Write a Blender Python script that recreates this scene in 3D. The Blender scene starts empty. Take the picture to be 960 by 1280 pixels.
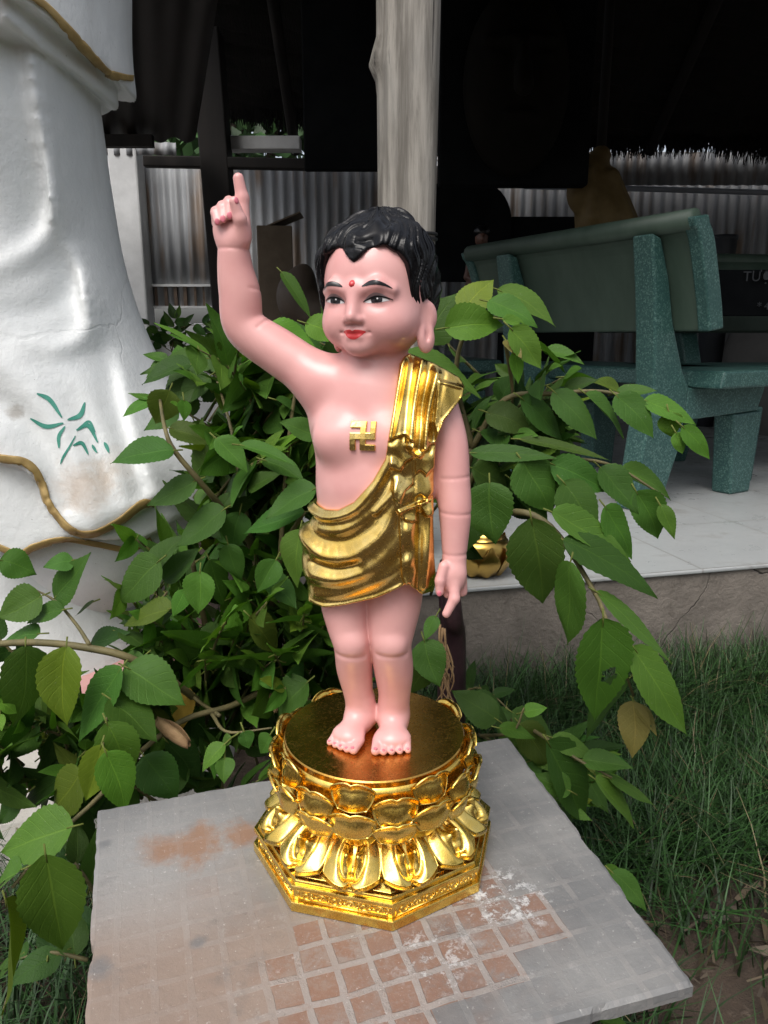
import bpy, bmesh, math, random
import numpy as np
from mathutils import Vector, Matrix
from mathutils.bvhtree import BVHTree

S = bpy.context.scene
# ------------------------------------------------------------------ camera, sky, sun, exposure
PITCH = math.radians(13.3); FPX = 924.0; CAM = np.array([0.0, 0.0, 0.92])
cd = bpy.data.cameras.new("camera"); cam = bpy.data.objects.new("camera", cd)
S.collection.objects.link(cam); S.camera = cam
cam.location = CAM; cam.rotation_euler = (math.pi/2 - PITCH, 0, 0)
cd.sensor_fit = 'VERTICAL'; cd.sensor_height = 36.0; cd.lens = 36.0*FPX/1280.0
cd.clip_start = 0.02; cd.clip_end = 400
SUN_EL = math.radians(58); SUN_ROT = math.radians(205)
w = bpy.data.worlds.new("World"); S.world = w; w.use_nodes = True
nt = w.node_tree; bg = nt.nodes['Background']
sky = nt.nodes.new('ShaderNodeTexSky'); sky.sky_type = 'NISHITA'; sky.sun_disc = False
sky.sun_elevation = SUN_EL; sky.sun_rotation = SUN_ROT; sky.air_density = 1.0; sky.dust_density = 5.0; sky.ozone_density = 1.0
hs = nt.nodes.new('ShaderNodeHueSaturation'); hs.inputs['Saturation'].default_value = 0.45
nt.links.new(sky.outputs[0], hs.inputs['Color']); nt.links.new(hs.outputs[0], bg.inputs[0])
bg.inputs[1].default_value = 0.15
sl = bpy.data.lights.new("sun", 'SUN'); so = bpy.data.objects.new("sun", sl); S.collection.objects.link(so)
sl.energy = 1.0; sl.angle = math.radians(35); sl.color = (1.0, 0.98, 0.95)
sd = Vector((math.sin(SUN_ROT)*math.cos(SUN_EL), math.cos(SUN_ROT)*math.cos(SUN_EL), math.sin(SUN_EL)))
so.rotation_euler = (-sd).to_track_quat('-Z', 'Y').to_euler()
S.view_settings.view_transform = 'Standard'; S.view_settings.look = 'None'
S.view_settings.exposure = 0.5; S.view_settings.gamma = 1.0
S.cycles.use_denoising = True; S.cycles.max_bounces = 8

# ------------------------------------------------------------------ measuring helpers: where a sight line of the photograph meets a depth or a level
rnd = random.Random(7); nr = np.random.default_rng(7)
def ray(u, v):
    x = (u-480)/FPX; y = (640-v)/FPX; c, s = math.cos(PITCH), math.sin(PITCH)
    return np.array([x, c+y*s, -s+y*c])
def aty(u, v, Y): r = ray(u, v); return CAM + r*(Y/r[1])
def atz(u, v, z): r = ray(u, v); return CAM + r*((z-CAM[2])/r[2])
FW = np.array([0, math.cos(PITCH), -math.sin(PITCH)])
def pxm(p): return float((np.asarray(p)-CAM) @ FW)/FPX       # metres per photo pixel at p

# ------------------------------------------------------------------ scene helpers
BASE = {}
def T(name, label, cat, loc, group=None):
    o = bpy.data.objects.new(name, None); S.collection.objects.link(o)
    o.location = loc; o.empty_display_size = .05; BASE[o] = np.array(loc, float)
    o['label'] = label; o['category'] = cat
    if group: o['group'] = group
    return o
def M(name, V, F, mat, parent=None, smooth=False, uv=None, tint=None, loc=None, bevel=0, label=None, cat=None, group=None, kind=None):
    V = np.asarray(V, float)
    b = BASE[parent] if parent is not None else (np.array(loc, float) if loc is not None else np.zeros(3))
    me = bpy.data.meshes.new(name)
    if isinstance(F, np.ndarray):
        n, k = F.shape
        me.vertices.add(len(V)); me.vertices.foreach_set('co', (V-b).astype(np.float32).ravel())
        me.loops.add(n*k); me.loops.foreach_set('vertex_index', F.astype(np.int32).ravel())
        me.polygons.add(n); me.polygons.foreach_set('loop_start', (np.arange(n)*k).astype(np.int32))
        me.update(calc_edges=True); me.validate()
    else:
        me.from_pydata((V-b).tolist(), [], [list(f) for f in F]); me.update()
    if smooth: me.polygons.foreach_set('use_smooth', np.ones(len(me.polygons), bool))
    li = np.zeros(len(me.loops), np.int32); me.loops.foreach_get('vertex_index', li)
    if uv is not None:
        ul = me.uv_layers.new(name='UVMap'); ul.data.foreach_set('uv', np.asarray(uv, np.float32)[li].ravel())
    if tint is not None:
        a = me.color_attributes.new('tint', 'FLOAT_COLOR', 'POINT')
        t = np.ones((len(V), 4), np.float32); t[:, :3] = tint; a.data.foreach_set('color', t.ravel())
    me.materials.append(mat)
    o = bpy.data.objects.new(name, me); S.collection.objects.link(o)
    if parent is not None: o.parent = parent
    else: o.location = b
    BASE[o] = b
    if bevel:
        m = o.modifiers.new('bevel', 'BEVEL'); m.width = bevel; m.segments = 2; m.limit_method = 'ANGLE'; m.angle_limit = math.radians(35)
    if label: o['label'] = label
    if cat: o['category'] = cat
    if group: o['group'] = group
    if kind: o['kind'] = kind
    return o
def join(parts):
    V, F, n = [], [], 0
    for v, f in parts:
        V.append(np.asarray(v, float)); F += [tuple(int(i)+n for i in q) for q in f]; n += len(v)
    return np.vstack(V), F
def box(c, s, rz=0, ax=None):
    c = np.asarray(c, float); s = np.asarray(s, float)/2
    v = np.array([[x, y, z] for z in (-1, 1) for y in (-1, 1) for x in (-1, 1)])*s
    if ax is not None: v = v @ np.asarray(ax)
    elif rz:
        a, b = math.cos(rz), math.sin(rz); v = np.c_[v[:, 0]*a-v[:, 1]*b, v[:, 0]*b+v[:, 1]*a, v[:, 2]]
    return v+c, [(0, 2, 3, 1), (4, 5, 7, 6), (0, 1, 5, 4), (2, 6, 7, 3), (0, 4, 6, 2), (1, 3, 7, 5)]
def extrude(poly, o, ax, ay, az, t0, t1):
    """polygon (a,b) in the plane ax,ay at o, extruded along az from t0 to t1"""
    o, ax, ay, az = [np.asarray(q, float) for q in (o, ax, ay, az)]
    n = len(poly); P = [o+ax*a+ay*b for a, b in poly]
    V = [p+az*t0 for p in P]+[p+az*t1 for p in P]
    F = [tuple(range(n))[::-1], tuple(range(n, 2*n))]+[(i, (i+1) % n, n+(i+1) % n, n+i) for i in range(n)]
    return np.array(V), F
def tube(pts, rad, n=8, cap=True):
    P = np.asarray(pts, float); m = len(P); rad = np.broadcast_to(np.asarray(rad, float), (m,))
    V = []; t = np.gradient(P, axis=0); t /= np.linalg.norm(t, axis=1)[:, None]+1e-12
    ref = np.array([0, 0, 1.0]) if abs(t[0, 2]) < .9 else np.array([1.0, 0, 0])
    a = np.cross(t[0], ref); a /= np.linalg.norm(a)
    for i in range(m):
        a = a-t[i]*(a@t[i]); a /= np.linalg.norm(a)+1e-12; b = np.cross(t[i], a)
        for k in range(n):
            q = 2*math.pi*k/n; V.append(P[i]+rad[i]*(a*math.cos(q)+b*math.sin(q)))
    F = [(i*n+k, i*n+(k+1) % n, (i+1)*n+(k+1) % n, (i+1)*n+k) for i in range(m-1) for k in range(n)]
    if cap: F += [tuple(range(n))[::-1], tuple((m-1)*n+k for k in range(n))]
    return np.array(V), F
def lathe(prof, c, n=48, phase=0):
    c = np.asarray(c, float); V = []
    for r, z in prof:
        for k in range(n):
            q = 2*math.pi*k/n+phase; V.append(c+[r*math.cos(q), r*math.sin(q), z])
    m = len(prof)
    F = [(i*n+k, i*n+(k+1) % n, (i+1)*n+(k+1) % n, (i+1)*n+k) for i in range(m-1) for k in range(n)]
    F += [tuple(range(n))[::-1], tuple((m-1)*n+k for k in range(n))]
    return np.array(V), F
def gridmesh(P):
    n, m = P.shape[:2]; i = np.arange(n*m).reshape(n, m)
    return P.reshape(-1, 3), np.stack([i[:-1, :-1], i[1:, :-1], i[1:, 1:], i[:-1, 1:]], -1).reshape(-1, 4)
def spline(pts, n):
    P = np.asarray(pts, float); k = len(P)
    if k < 3: return np.array([P[0]+(P[-1]-P[0])*t for t in np.linspace(0, 1, n)])
    E = np.vstack([2*P[0]-P[1], P, 2*P[-1]-P[-2]]); out = []
    for t in np.linspace(0, k-1-1e-6, n):
        i = int(t); f = t-i; a, b, c, d = E[i:i+4]
        out.append(.5*((2*b)+(c-a)*f+(2*a-5*b+4*c-d)*f*f+(3*b-a-3*c+d)*f**3))
    return np.array(out)

# ------------------------------------------------------------------ materials
class N:
    def __init__(s, name):
        s.m = bpy.data.materials.new(name); s.m.use_nodes = True; s.t = s.m.node_tree
        s.b = s.t.nodes['Principled BSDF']; s.out = s.t.nodes['Material Output']
        s.tc = s.t.nodes.new('ShaderNodeTexCoord'); s.obj = s.tc.outputs['Object']; s.uv = s.tc.outputs['UV']
    def n(s, typ, ins=None, **kw):
        x = s.t.nodes.new(typ)
        for k, v in kw.items(): setattr(x, k, v)
        for k, v in (ins or {}).items(): s.put(x.inputs[k], v)
        return x
    def put(s, sock, v):
        if hasattr(v, 'links') or isinstance(v, bpy.types.NodeSocket): s.t.links.new(v, sock)
        elif isinstance(v, tuple) and len(v) == 3 and sock.type == 'RGBA': sock.default_value = (*v, 1)
        else: sock.default_value = v
    def scale(s, vec, sc): return s.n('ShaderNodeMapping', {'Vector': vec, 'Scale': sc}).outputs[0]
    def noise(s, vec, sc, det=4, rough=.55, dist=0):
        return s.n('ShaderNodeTexNoise', {'Vector': vec, 'Scale': sc, 'Detail': det, 'Roughness': rough, 'Distortion': dist}).outputs[0]
    def ramp(s, fac, a, b, c0=0., c1=1.):
        return s.n('ShaderNodeMapRange', {'Value': fac, 'From Min': a, 'From Max': b, 'To Min': c0, 'To Max': c1}, interpolation_type='SMOOTHSTEP').outputs[0]
    def mix(s, fac, a, b, blend='MIX'):
        x = s.n('ShaderNodeMix', data_type='RGBA', blend_type=blend, clamp_factor=True)
        s.put(x.inputs[0], fac); s.put(x.inputs[6], a); s.put(x.inputs[7], b); return x.outputs[2]
    def math(s, op, a, b=0., c=None):
        x = s.n('ShaderNodeMath', operation=op); s.put(x.inputs[0], a); s.put(x.inputs[1], b)
        if c is not None: s.put(x.inputs[2], c)
        return x.outputs[0]
    def blob(s, vec, c, r, soft, nz=None, amp=0.):
        d = s.n('ShaderNodeVectorMath', {0: vec, 1: c}, operation='DISTANCE').outputs['Value']
        if nz is not None: d = s.math('MULTIPLY_ADD', s.math('SUBTRACT', nz, .5), amp, d)
        return s.ramp(d, r, r-soft)
    def bump(s, h, strength=.3, dist=.01):
        s.put(s.b.inputs['Normal'], s.n('ShaderNodeBump', {'Height': h, 'Strength': strength, 'Distance': dist}).outputs[0])
    def done(s, col=None, rough=.5, metal=0., spec=None, coat=None, coat_r=.1):
        if col is not None: s.put(s.b.inputs['Base Color'], col)
        s.put(s.b.inputs['Roughness'], rough); s.b.inputs['Metallic'].default_value = metal
        if spec is not None: s.b.inputs['Specular IOR Level'].default_value = spec
        if coat: s.b.inputs['Coat Weight'].default_value = coat; s.b.inputs['Coat Roughness'].default_value = coat_r
        return s.m
def mottled(name, c1, c2, sc=8, rough=.6, metal=0., bump=.2, bdist=.004, bsc=None, stretch=(1, 1, 1), coat=None, spec=None, coat_r=.1):
    s = N(name); v = s.scale(s.obj, stretch)
    n1 = s.ramp(s.noise(v, sc, 6, .6), .3, .7); col = s.mix(n1, c1, c2)
    if bump: s.bump(s.noise(v, bsc or sc*6, 6, .65), bump, bdist)
    return s.done(col, rough, metal, spec, coat, coat_r)

def m_skin():
    s = N('glossy_pink_paint'); col = s.mix(s.ramp(s.noise(s.obj, 22, 3), .35, .65), (.69, .345, .325), (.73, .39, .365))
    s.bump(s.noise(s.obj, 160, 2), .05, .001); col = s.mix(s.math('MULTIPLY', s.ramp(s.noise(s.obj, 300, 4, .8), .66, .74), .18), col, (.52, .30, .27)); return s.done(col, s.ramp(s.noise(s.obj, 30, 5, .7), .3, .7, .28, .46), coat=.22, coat_r=.12, spec=.4)
def m_gold(name, c1, c2, rough, bs, bd):
    s = N(name); n1 = s.noise(s.obj, 38, 5, .65); n2 = s.noise(s.obj, 420, 4, .7)
    col = s.mix(s.ramp(n1, .35, .7), c1, c2)
    r = s.ramp(n2, .3, .8, rough*.75, rough*1.5)
    h = s.math('MULTIPLY_ADD', n2, .35, n1); s.bump(h, bs, bd); return s.done(col, r, 1.0)
SKIN = m_skin()
GOLD = m_gold('gold_leaf', (.82, .54, .11), (.93, .68, .20), .24, .26, .0016)
GOLDROBE = m_gold('polished_gold_paint', (.76, .50, .12), (.90, .66, .24), .21, .16, .0012)
GOLDDISC = m_gold('gold_leaf_dark_reflection', (.56, .30, .06), (.66, .38, .10), .23, .12, .0006)  # the disc's reflection of the dark roof is put into a deeper gold
def plain(name, c, rough=.4, coat=None, metal=0.):
    s = N(name); col = s.mix(s.noise(s.obj, 60, 3), tuple(x*.9 for x in c), c); return s.done(col, rough, metal, coat=coat)
HAIR = mottled('gloss_black_paint', (.004, .004, .005), (.008, .008, .009), 40, .20, bump=.05, bdist=.0006, bsc=500, spec=.20)
BLACK = plain('black_paint', (.008, .008, .009), .3)
EYEW = plain('white_eye_paint', (.78, .76, .76), .2, .5)
IRIS = plain('dark_grey_iris_paint', (.028, .028, .034), .12, .8)
LID = plain('grey_lid_paint', (.32, .24, .25), .35)
LIPS = plain('red_lip_paint', (.62, .05, .055), .25, .5)
NAIL = plain('pink_nail_paint', (.70, .20, .25), .3)
# ------------------------------------------------------------------ implicit shapes turned into one continuous mesh
def smin(a, b, k):
    h = np.clip(.5+.5*(b-a)/k, 0, 1); return b*(1-h)+a*h-k*h*(1-h)
def smax(a, b, k): return -smin(-a, -b, k)
def cone(a, b, ra, rb):
    a = np.asarray(a, float); b = np.asarray(b, float); ba = b-a; L2 = float(ba@ba)+1e-12; R = max(ra, rb)
    def f(x, y, z):
        px, py, pz = x-a[0], y-a[1], z-a[2]
        t = np.clip((px*ba[0]+py*ba[1]+pz*ba[2])/L2, 0, 1)
        return np.sqrt((px-t*ba[0])**2+(py-t*ba[1])**2+(pz-t*ba[2])**2)-(ra+(rb-ra)*t)
    return f, np.minimum(a, b)-R, np.maximum(a, b)+R
def ell(c, r, R=None):
    c = np.asarray(c, float); r = np.asarray(r, float); R = np.eye(3) if R is None else R; m = r.max()
    def f(x, y, z):
        px, py, pz = x-c[0], y-c[1], z-c[2]
        q = [(R[0, i]*px+R[1, i]*py+R[2, i]*pz) for i in range(3)]
        k0 = np.sqrt(sum((q[i]/r[i])**2 for i in range(3))); k1 = np.sqrt(sum((q[i]/r[i]**2)**2 for i in range(3)))+1e-9
        return np.where(k0 < 1e-4, -r.min(), k0*(k0-1)/k1)
    return f, c-m, c+m
class Grid:
    def __init__(s, lo, hi, h, far=.08):
        s.lo = np.asarray(lo, float); s.h = h; s.n = (np.ceil((np.asarray(hi)-s.lo)/h)).astype(int)+1
        s.X, s.Y, s.Z = [(s.lo[i]+h*np.arange(s.n[i])).astype(np.float32).reshape([-1 if j == i else 1 for j in range(3)]) for i in range(3)]
        s.F = np.full(s.n, far, np.float32)
    def sl(s, lo, hi, m):
        a = np.clip(np.floor((lo-m-s.lo)/s.h).astype(int), 0, s.n); b = np.clip(np.ceil((hi+m-s.lo)/s.h).astype(int)+1, 0, s.n)
        return tuple(slice(a[i], b[i]) for i in range(3))
    def ev(s, p, m):
        f, lo, hi = p; q = s.sl(lo, hi, m); return q, f(s.X[q[0]], s.Y[:, q[1]], s.Z[:, :, q[2]]).astype(np.float32)
    def add(s, p, k=.005, m=.03):
        q, d = s.ev(p, m+k); s.F[q] = smin(s.F[q], d, k)
    def cut(s, p, k=.003, m=.01):
        q, d = s.ev(p, m+k); s.F[q] = smax(s.F[q], -d, k)
    def crease(s, c, n_, R, depth, wd):
        c = np.asarray(c, float); n_ = np.asarray(n_, float)/np.linalg.norm(n_); q = s.sl(c-R, c+R, .004)
        x, y, z = s.X[q[0]]-c[0], s.Y[:, q[1]]-c[1], s.Z[:, :, q[2]]-c[2]
        d = x*n_[0]+y*n_[1]+z*n_[2]; r2 = x*x+y*y+z*z
        s.F[q] += (depth*np.exp(-(d/wd)**2)*np.clip((R*R-r2)/(.35*R*R), 0, 1)).astype(np.float32)
    def mesh(s): return nets(s.F, s.lo, s.h)
def nets(F, lo, h):
    I = F < 0; n = np.array(F.shape)
    c = [I[i:n[0]-1+i, j:n[1]-1+j, k:n[2]-1+k] for i in (0, 1) for j in (0, 1) for k in (0, 1)]
    cnt = sum(x.astype(np.int8) for x in c); act = (cnt > 0) & (cnt < 8)
    A = np.argwhere(act); idx = np.full(act.shape, -1, np.int32); idx[act] = np.arange(len(A))
    off = [(i, j, k) for i in (0, 1) for j in (0, 1) for k in (0, 1)]
    val = [F[A[:, 0]+i, A[:, 1]+j, A[:, 2]+k] for i, j, k in off]
    P = np.zeros((len(A), 3)); w = np.zeros(len(A))
    for a in range(8):
        for b in range(a+1, 8):
            da = np.array(off[b])-np.array(off[a])
            if np.abs(da).sum() != 1: continue
            cr = (val[a] < 0) != (val[b] < 0); t = np.where(cr, val[a]/np.where(cr, val[a]-val[b], 1), 0)
            P += cr[:, None]*(np.array(off[a])+t[:, None]*da); w += cr
    V = lo+h*(A+P/w[:, None])
    Q = []
    for ax in range(3):
        u, v = (ax+1) % 3, (ax+2) % 3
        sl0 = [slice(None)]*3; sl1 = [slice(None)]*3; sl0[ax] = slice(0, -1); sl1[ax] = slice(1, None)
        a, b = I[tuple(sl0)], I[tuple(sl1)]; E = np.argwhere(a != b)
        E = E[(E[:, u] > 0) & (E[:, v] > 0) & (E[:, u] < n[u]-1) & (E[:, v] < n[v]-1)]
        fl = a[E[:, 0], E[:, 1], E[:, 2]]
        def g(du, dv):
            e = E.copy(); e[:, u] -= du; e[:, v] -= dv; return idx[e[:, 0], e[:, 1], e[:, 2]]
        q = np.stack([g(1, 1), g(0, 1), g(0, 0), g(1, 0)], 1); q[~fl] = q[~fl][:, ::-1]; Q.append(q)
    Q = np.vstack(Q); return V, Q[(Q >= 0).all(1)]
def seg2(X, Z, pts):
    """distance in the X-Z plane to an open polyline"""
    d = None
    for a, b in zip(pts[:-1], pts[1:]):
        bx, bz = b[0]-a[0], b[1]-a[1]; t = np.clip(((X-a[0])*bx+(Z-a[1])*bz)/(bx*bx+bz*bz+1e-12), 0, 1)
        e = np.sqrt((X-a[0]-t*bx)**2+(Z-a[1]-t*bz)**2); d = e if d is None else np.minimum(d, e)
    return d
def poly2(X, Z, pts):
    d = seg2(X, Z, list(pts)+[pts[0]]); ins = np.zeros(np.broadcast(X, Z).shape, bool)
    for a, b in zip(pts, list(pts[1:])+[pts[0]]):
        c = ((a[1] > Z) != (b[1] > Z)) & (X < (b[0]-a[0])*(Z-a[1])/((b[1]-a[1]) if b[1] != a[1] else 1e-12)+a[0]); ins ^= c
    return np.where(ins, -d, d)

# ------------------------------------------------------------------ the child statue on its lotus pedestal
AX, AY, ZT, ZD = -0.0095, 0.661, 0.418, 0.543
HB = .0012                                        # voxel of the figure
def P(u, v, dy=0.): return aty(u, v, AY-.008+dy)
def C(a, b, ra, rb): # tapered limb piece: (u,v,dy) ends, radii in photo pixels
    p, q = P(*a), P(*b); return cone(p, q, ra*pxm(p), rb*pxm(q))
def rotz(a): c, s = math.cos(a), math.sin(a); return np.array([[c, -s, 0], [s, c, 0], [0, 0, 1.]])
statue = T('child_statue', 'painted child statue in a gold robe, one finger raised, standing on its gold lotus pedestal', 'statue', (AX, AY, ZT))
G = Grid((-.150, .570, ZD-.004), (.095, .735, 1.070), HB)
YB = math.radians(-17); RB = rotz(YB)
def EL(u, v, dy, r, R=RB): p = P(u, v, dy); return ell(p, np.array(r)/1000, R)
# trunk
torso = [(EL(462, 528, .004, (56, 38, 44)), .02), (EL(468, 605, .000, (54, 43, 52)), .025), (EL(466, 680, .004, (56, 45, 46)), .025),
         (EL(425, 548, -.020, (23, 17, 19)), .014), (EL(487, 548, -.026, (23, 17, 19)), .014),
         (C((470, 440, .006), (466, 478, .006), 36, 42), .02), (C((398, 478, .012), (530, 482, .0), 27, 25), .022)]
for p, k in torso: G.add(p, k)
FT = G.F.copy()                                   # trunk without arms and legs: the robe is worn over it
for p, k in [(C((543, 492, -.004), (562, 560, -.012), 26, 22), .014)]:
    q, d = G.ev(p, .03); FT[q] = smin(FT[q], d, k)
# raised arm
def limb(pts, k0, k=.003, n=9):
    n *= 3
    q = spline([list(P(*p[:3]))+[p[3]*pxm(P(*p[:3]))] for p in pts], n)
    g = Grid(q[:, :3].min(0)-.035, q[:, :3].max(0)+.035, HB); g.lo = G.lo+np.round((g.lo-G.lo)/HB)*HB
    g.__init__(g.lo, q[:, :3].max(0)+.035, HB)
    for a, b in zip(q[:-1], q[1:]): g.add(cone(a[:3], b[:3], a[3], b[3]), 1e-5, .03)
    i0 = np.round((g.lo-G.lo)/HB).astype(int); i1 = i0+g.n; a0 = np.maximum(i0, 0); a1 = np.minimum(i1, G.n)
    q1 = tuple(slice(a0[i], a1[i]) for i in range(3)); q2 = tuple(slice(a0[i]-i0[i], a1[i]-i0[i]) for i in range(3))
    G.F[q1] = smin(G.F[q1], g.F[q2], k0)
limb([(402, 476, .012, 30), (350, 441, .018, 29), (307, 409, .02, 26.5), (300, 368, .018, 26), (294, 335, .015, 22), (292, 304, .012, 19)], .015, .003, 16)
G.crease(P(292, 312, .012), P(292, 304, .012)-P(292, 320, .012), .017, .0007, .0014); G.crease(P(326, 362, .012), (.12, 0, 1), .014, .0006, .0014)
G.crease(P(331, 402, .010), (-.7, 0, .8), .012, .0010, .0014)
# raised hand: palm to the viewer, index up, three fingers curled over the palm, thumb across
hd = .012
G.add(ell(P(290, 288, hd), np.array((16.2, 9.5, 17.5))/1000), .006)
G.add(ell(P(300, 292, hd-.006), np.array((9, 7.5, 12))/1000, rotz(0)), .005)
for a, b, ra, rb in [((304, 275, hd), (303, 248, hd+.001), 8.8, 8.2), ((303, 248, hd+.001), (298, 223, hd), 8.2, 6.8)]: G.add(C(a, b, ra, rb), .0025)
for y in (238, 254): G.cut(C((292, y, hd-.011), (311, y, hd-.011), 1.3, 1.3), .002)
for x, yk, yt, xt in [(270, 265, 279, 272), (278, 258, 276, 278.5), (286.5, 252, 272, 286.5)]:
    G.add(C((x+1, 279, hd+.005), (x, yk, hd), 6.4, 6.4), .002); G.add(C((x, yk, hd), (x, yk+2, hd-.008), 6.4, 6.2), .002)
    G.add(C((x, yk+2, hd-.008), (xt, yt-2, hd-.013), 6.1, 5.0), .0015)
for a, b, ra, rb in [((303, 298, hd-.006), (300, 274, hd-.013), 10, 8), ((300, 274, hd-.013), (292.5, 252, hd-.016), 7.6, 6.2)]: G.add(C(a, b, ra, rb), .0025)
# hanging arm
limb([(543, 492, -.004, 25), (562, 550, -.013, 22), (567, 600, -.018, 20.5), (569, 640, -.022, 20), (568, 692, -.026, 15.5), (567, 714, -.028, 16)], .012, .003, 15)
for x, y, dy, sl in ((573, 598, -.03, -.06), (570, 641, -.026, .05), (568, 691, -.026, .0)): G.crease(P(x, y, dy), (sl, 0, 1), .017, .0006, .0014)
h2 = -.032
G.add(ell(P(566, 722, h2), np.array((11.5, 8.5, 15))/1000), .004)
for a, b, ra, rb in [((555, 708, h2-.004), (550, 726, h2-.007), 7, 6.4), ((550, 726, h2-.007), (549.5, 740, h2-.008), 6.3, 5.2),          # thumb
                     ((568, 728, h2-.004), (568, 748, h2-.008), 7.4, 6.8), ((568, 748, h2-.008), (558, 767, h2-.010), 6.6, 5.4),      # index
                     ((560, 724, h2+.004), (560, 742, h2+.002), 6.8, 6.2), ((572, 726, h2+.006), (574, 740, h2+.006), 6.4, 6.0), ((578, 724, h2+.004), (579, 740, h2+.006), 6.0, 5.4)]:
    G.add(C(a, b, ra, rb), .002)
for a, b, r in [((570, 739, h2-.014), (580, 735, h2-.008), 1.), ((564, 749, h2-.016), (574, 749, h2-.016), 1.), ((561, 759, h2-.017), (570, 762, h2-.017), .9)]: G.cut(C(a, b, r, r), .0015)
# legs
limb([(430, 700, .006, 33), (431, 745, .002, 31.5), (435, 780, -.003, 26.5), (440, 806, -.007, 23), (443, 834, .002, 22.5), (447, 860, .007, 19), (451, 886, .010, 16.5)], .006, .004, 18)
limb([(493, 700, .0, 36), (493, 745, -.004, 35), (490, 782, -.008, 29.5), (489, 806, -.011, 25.5), (492, 836, -.003, 24.5), (493, 862, .002, 20.5), (492, 886, .006, 18.5)], .003, .004, 18)
G.add(EL(440, 804, -.017, (10, 7, 9)), .008); G.add(EL(489, 806, -.024, (11, 7, 9)), .008)
G.crease(P(437, 822, -.022), (.05, 0, 1), .017, .0010, .0025); G.crease(P(490, 822, -.03), (.0, 0, 1), .018, .0010, .0025)
toes = []
for u, v, dy, yaw, wd, s0 in [(451, 882, .010, math.radians(-24), 1.0, 1), (492, 880, .006, math.radians(-3), 1.1, -1)]:
    a = P(u, v, dy); f = np.array([math.sin(yaw), -math.cos(yaw), 0]); sd_ = np.array([math.cos(yaw), math.sin(yaw), 0])
    zf = ZD
    an = np.array([a[0], a[1], zf+.019])-f*.0015; hl = an-f*.008; hl[2] = zf+.010
    G.add(cone(an+[0, 0, .012], an, .0125, .0130), .006); G.add(cone(hl, an+f*.006-[0, 0, .008], .0125, .0125), .006)
    bl = an+f*.027; bl[2] = zf+.0085
    G.add(cone(an+[0, 0, -.004], bl, .0125, .0095), .010)
    R = rotz(yaw); G.add(ell(bl+f*.001, np.array((.0160*wd, .014, .0082)), R), .006)
    for i in range(5):
        t = i-2; big = (i == 0) if s0 == -1 else (i == 4)
        q = (4-i if s0 == 1 else i)                        # 0 = big toe
        ln = (.0185, .0185, .0175, .0160, .0140)[q]; rr = (.0047, .0037, .0036, .0035, .0034)[q]
        c0 = bl+sd_*(t*.0064*wd)+f*.004; c0[2] = zf+.006; c1 = bl+sd_*(t*.0068*wd)+f*ln; c1[2] = zf+rr*.9
        G.add(cone(c0, c1, rr*1.05, rr*.93), .0020); toes.append((c1+f*rr*.45+[0, 0, rr*.72], rr*.62, f, sd_))
# head, in its own frame (millimetres; x to the viewer's right, y away, z up, origin on the eye line)
HC = P(470.5, 374, .002); HY = math.radians(-24); HR = rotz(HY)
def hp(x, y, z): return HC+HR@(np.array([x, y, z])/1000)
def HE(x, y, z, a, b, c, R=None): return ell(hp(x, y, z), np.array((a, b, c))/1000, HR if R is None else HR@R)
def HCn(a, b, ra, rb): return cone(hp(*a), hp(*b), ra/1000, rb/1000)
HG = Grid(HC-[.075, .075, .070], HC+[.075, .075, .085], HB)     # head alone, then merged
cr = HE(0, 6, 14, 46, 50, 50)
HG.add(cr, .01); HG.add(HE(1, -3, -17, 41.5, 40.5, 32), .014)
for s in (-1, 1): HG.add(HE(20*s+1, -22, -22, 17.5, 18.5, 16), .012)
HG.add(HE(0, -34, -38, 12, 10, 9), .010)
for s in (-1, 1):
    HG.cut(HE(18.5*s, -51, -2, 12, 9, 6.5), .009)
    HG.add(HE(18.5*s, -30.5, -2.5, 10.5, 10.2, 8), .0025)
    HG.add(HCn((8*s, -42.5, 5.5), (20*s, -41.2, 9), 3.0, 3.0), .008); HG.add(HCn((20*s, -41.2, 9), (30*s, -34, 5), 3.0, 2.2), .008)
    pts = [(9*s, -40.5, -1.5), (14*s, -41.6, 2.4), (19.5*s, -41.0, 3.2), (25*s, -37.8, 2.0), (29.5*s, -33.5, -1.4)]
    for a, b in zip(pts[:-1], pts[1:]): HG.add(HCn(a, b, 1.0, 1.0), .002)
HG.add(HCn((0, -42.5, 8), (0, -46.5, -9), 3.8, 4.6), .007); HG.add(HE(0, -47.8, -16.0, 5.0, 6.0, 5.0), .005)
for s in (-1, 1): HG.add(HE(5.4*s, -44.6, -18.0, 3.4, 4.6, 3.0), .003); HG.cut(HE(3.0*s, -48.5, -22.0, 1.6, 2.2, 1.3), .0015)
lips_u = [(-11, -38.8, -28.0), (-5, -42.4, -26.4), (-2, -43.8, -25.9), (0, -43.6, -26.6), (2, -43.8, -25.9), (5, -42.4, -26.4), (11, -38.8, -28.0)]
for a, b in zip(lips_u[:-1], lips_u[1:]): HG.add(HCn(a, b, 2.1, 2.1), .0025)
HG.add(HCn((-4.5, -42.4, -31.3), (4.5, -42.4, -31.3), 2.5, 2.5), .0035)
for a, b in [((-13, -40.5, -27.6), (-5, -46, -28.8)), ((-5, -46, -28.8), (5, -46, -28.8)), ((5, -46, -28.8), (13, -40.5, -27.6))]: HG.cut(HCn(a, b, .9, .9), .0015)
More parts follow.
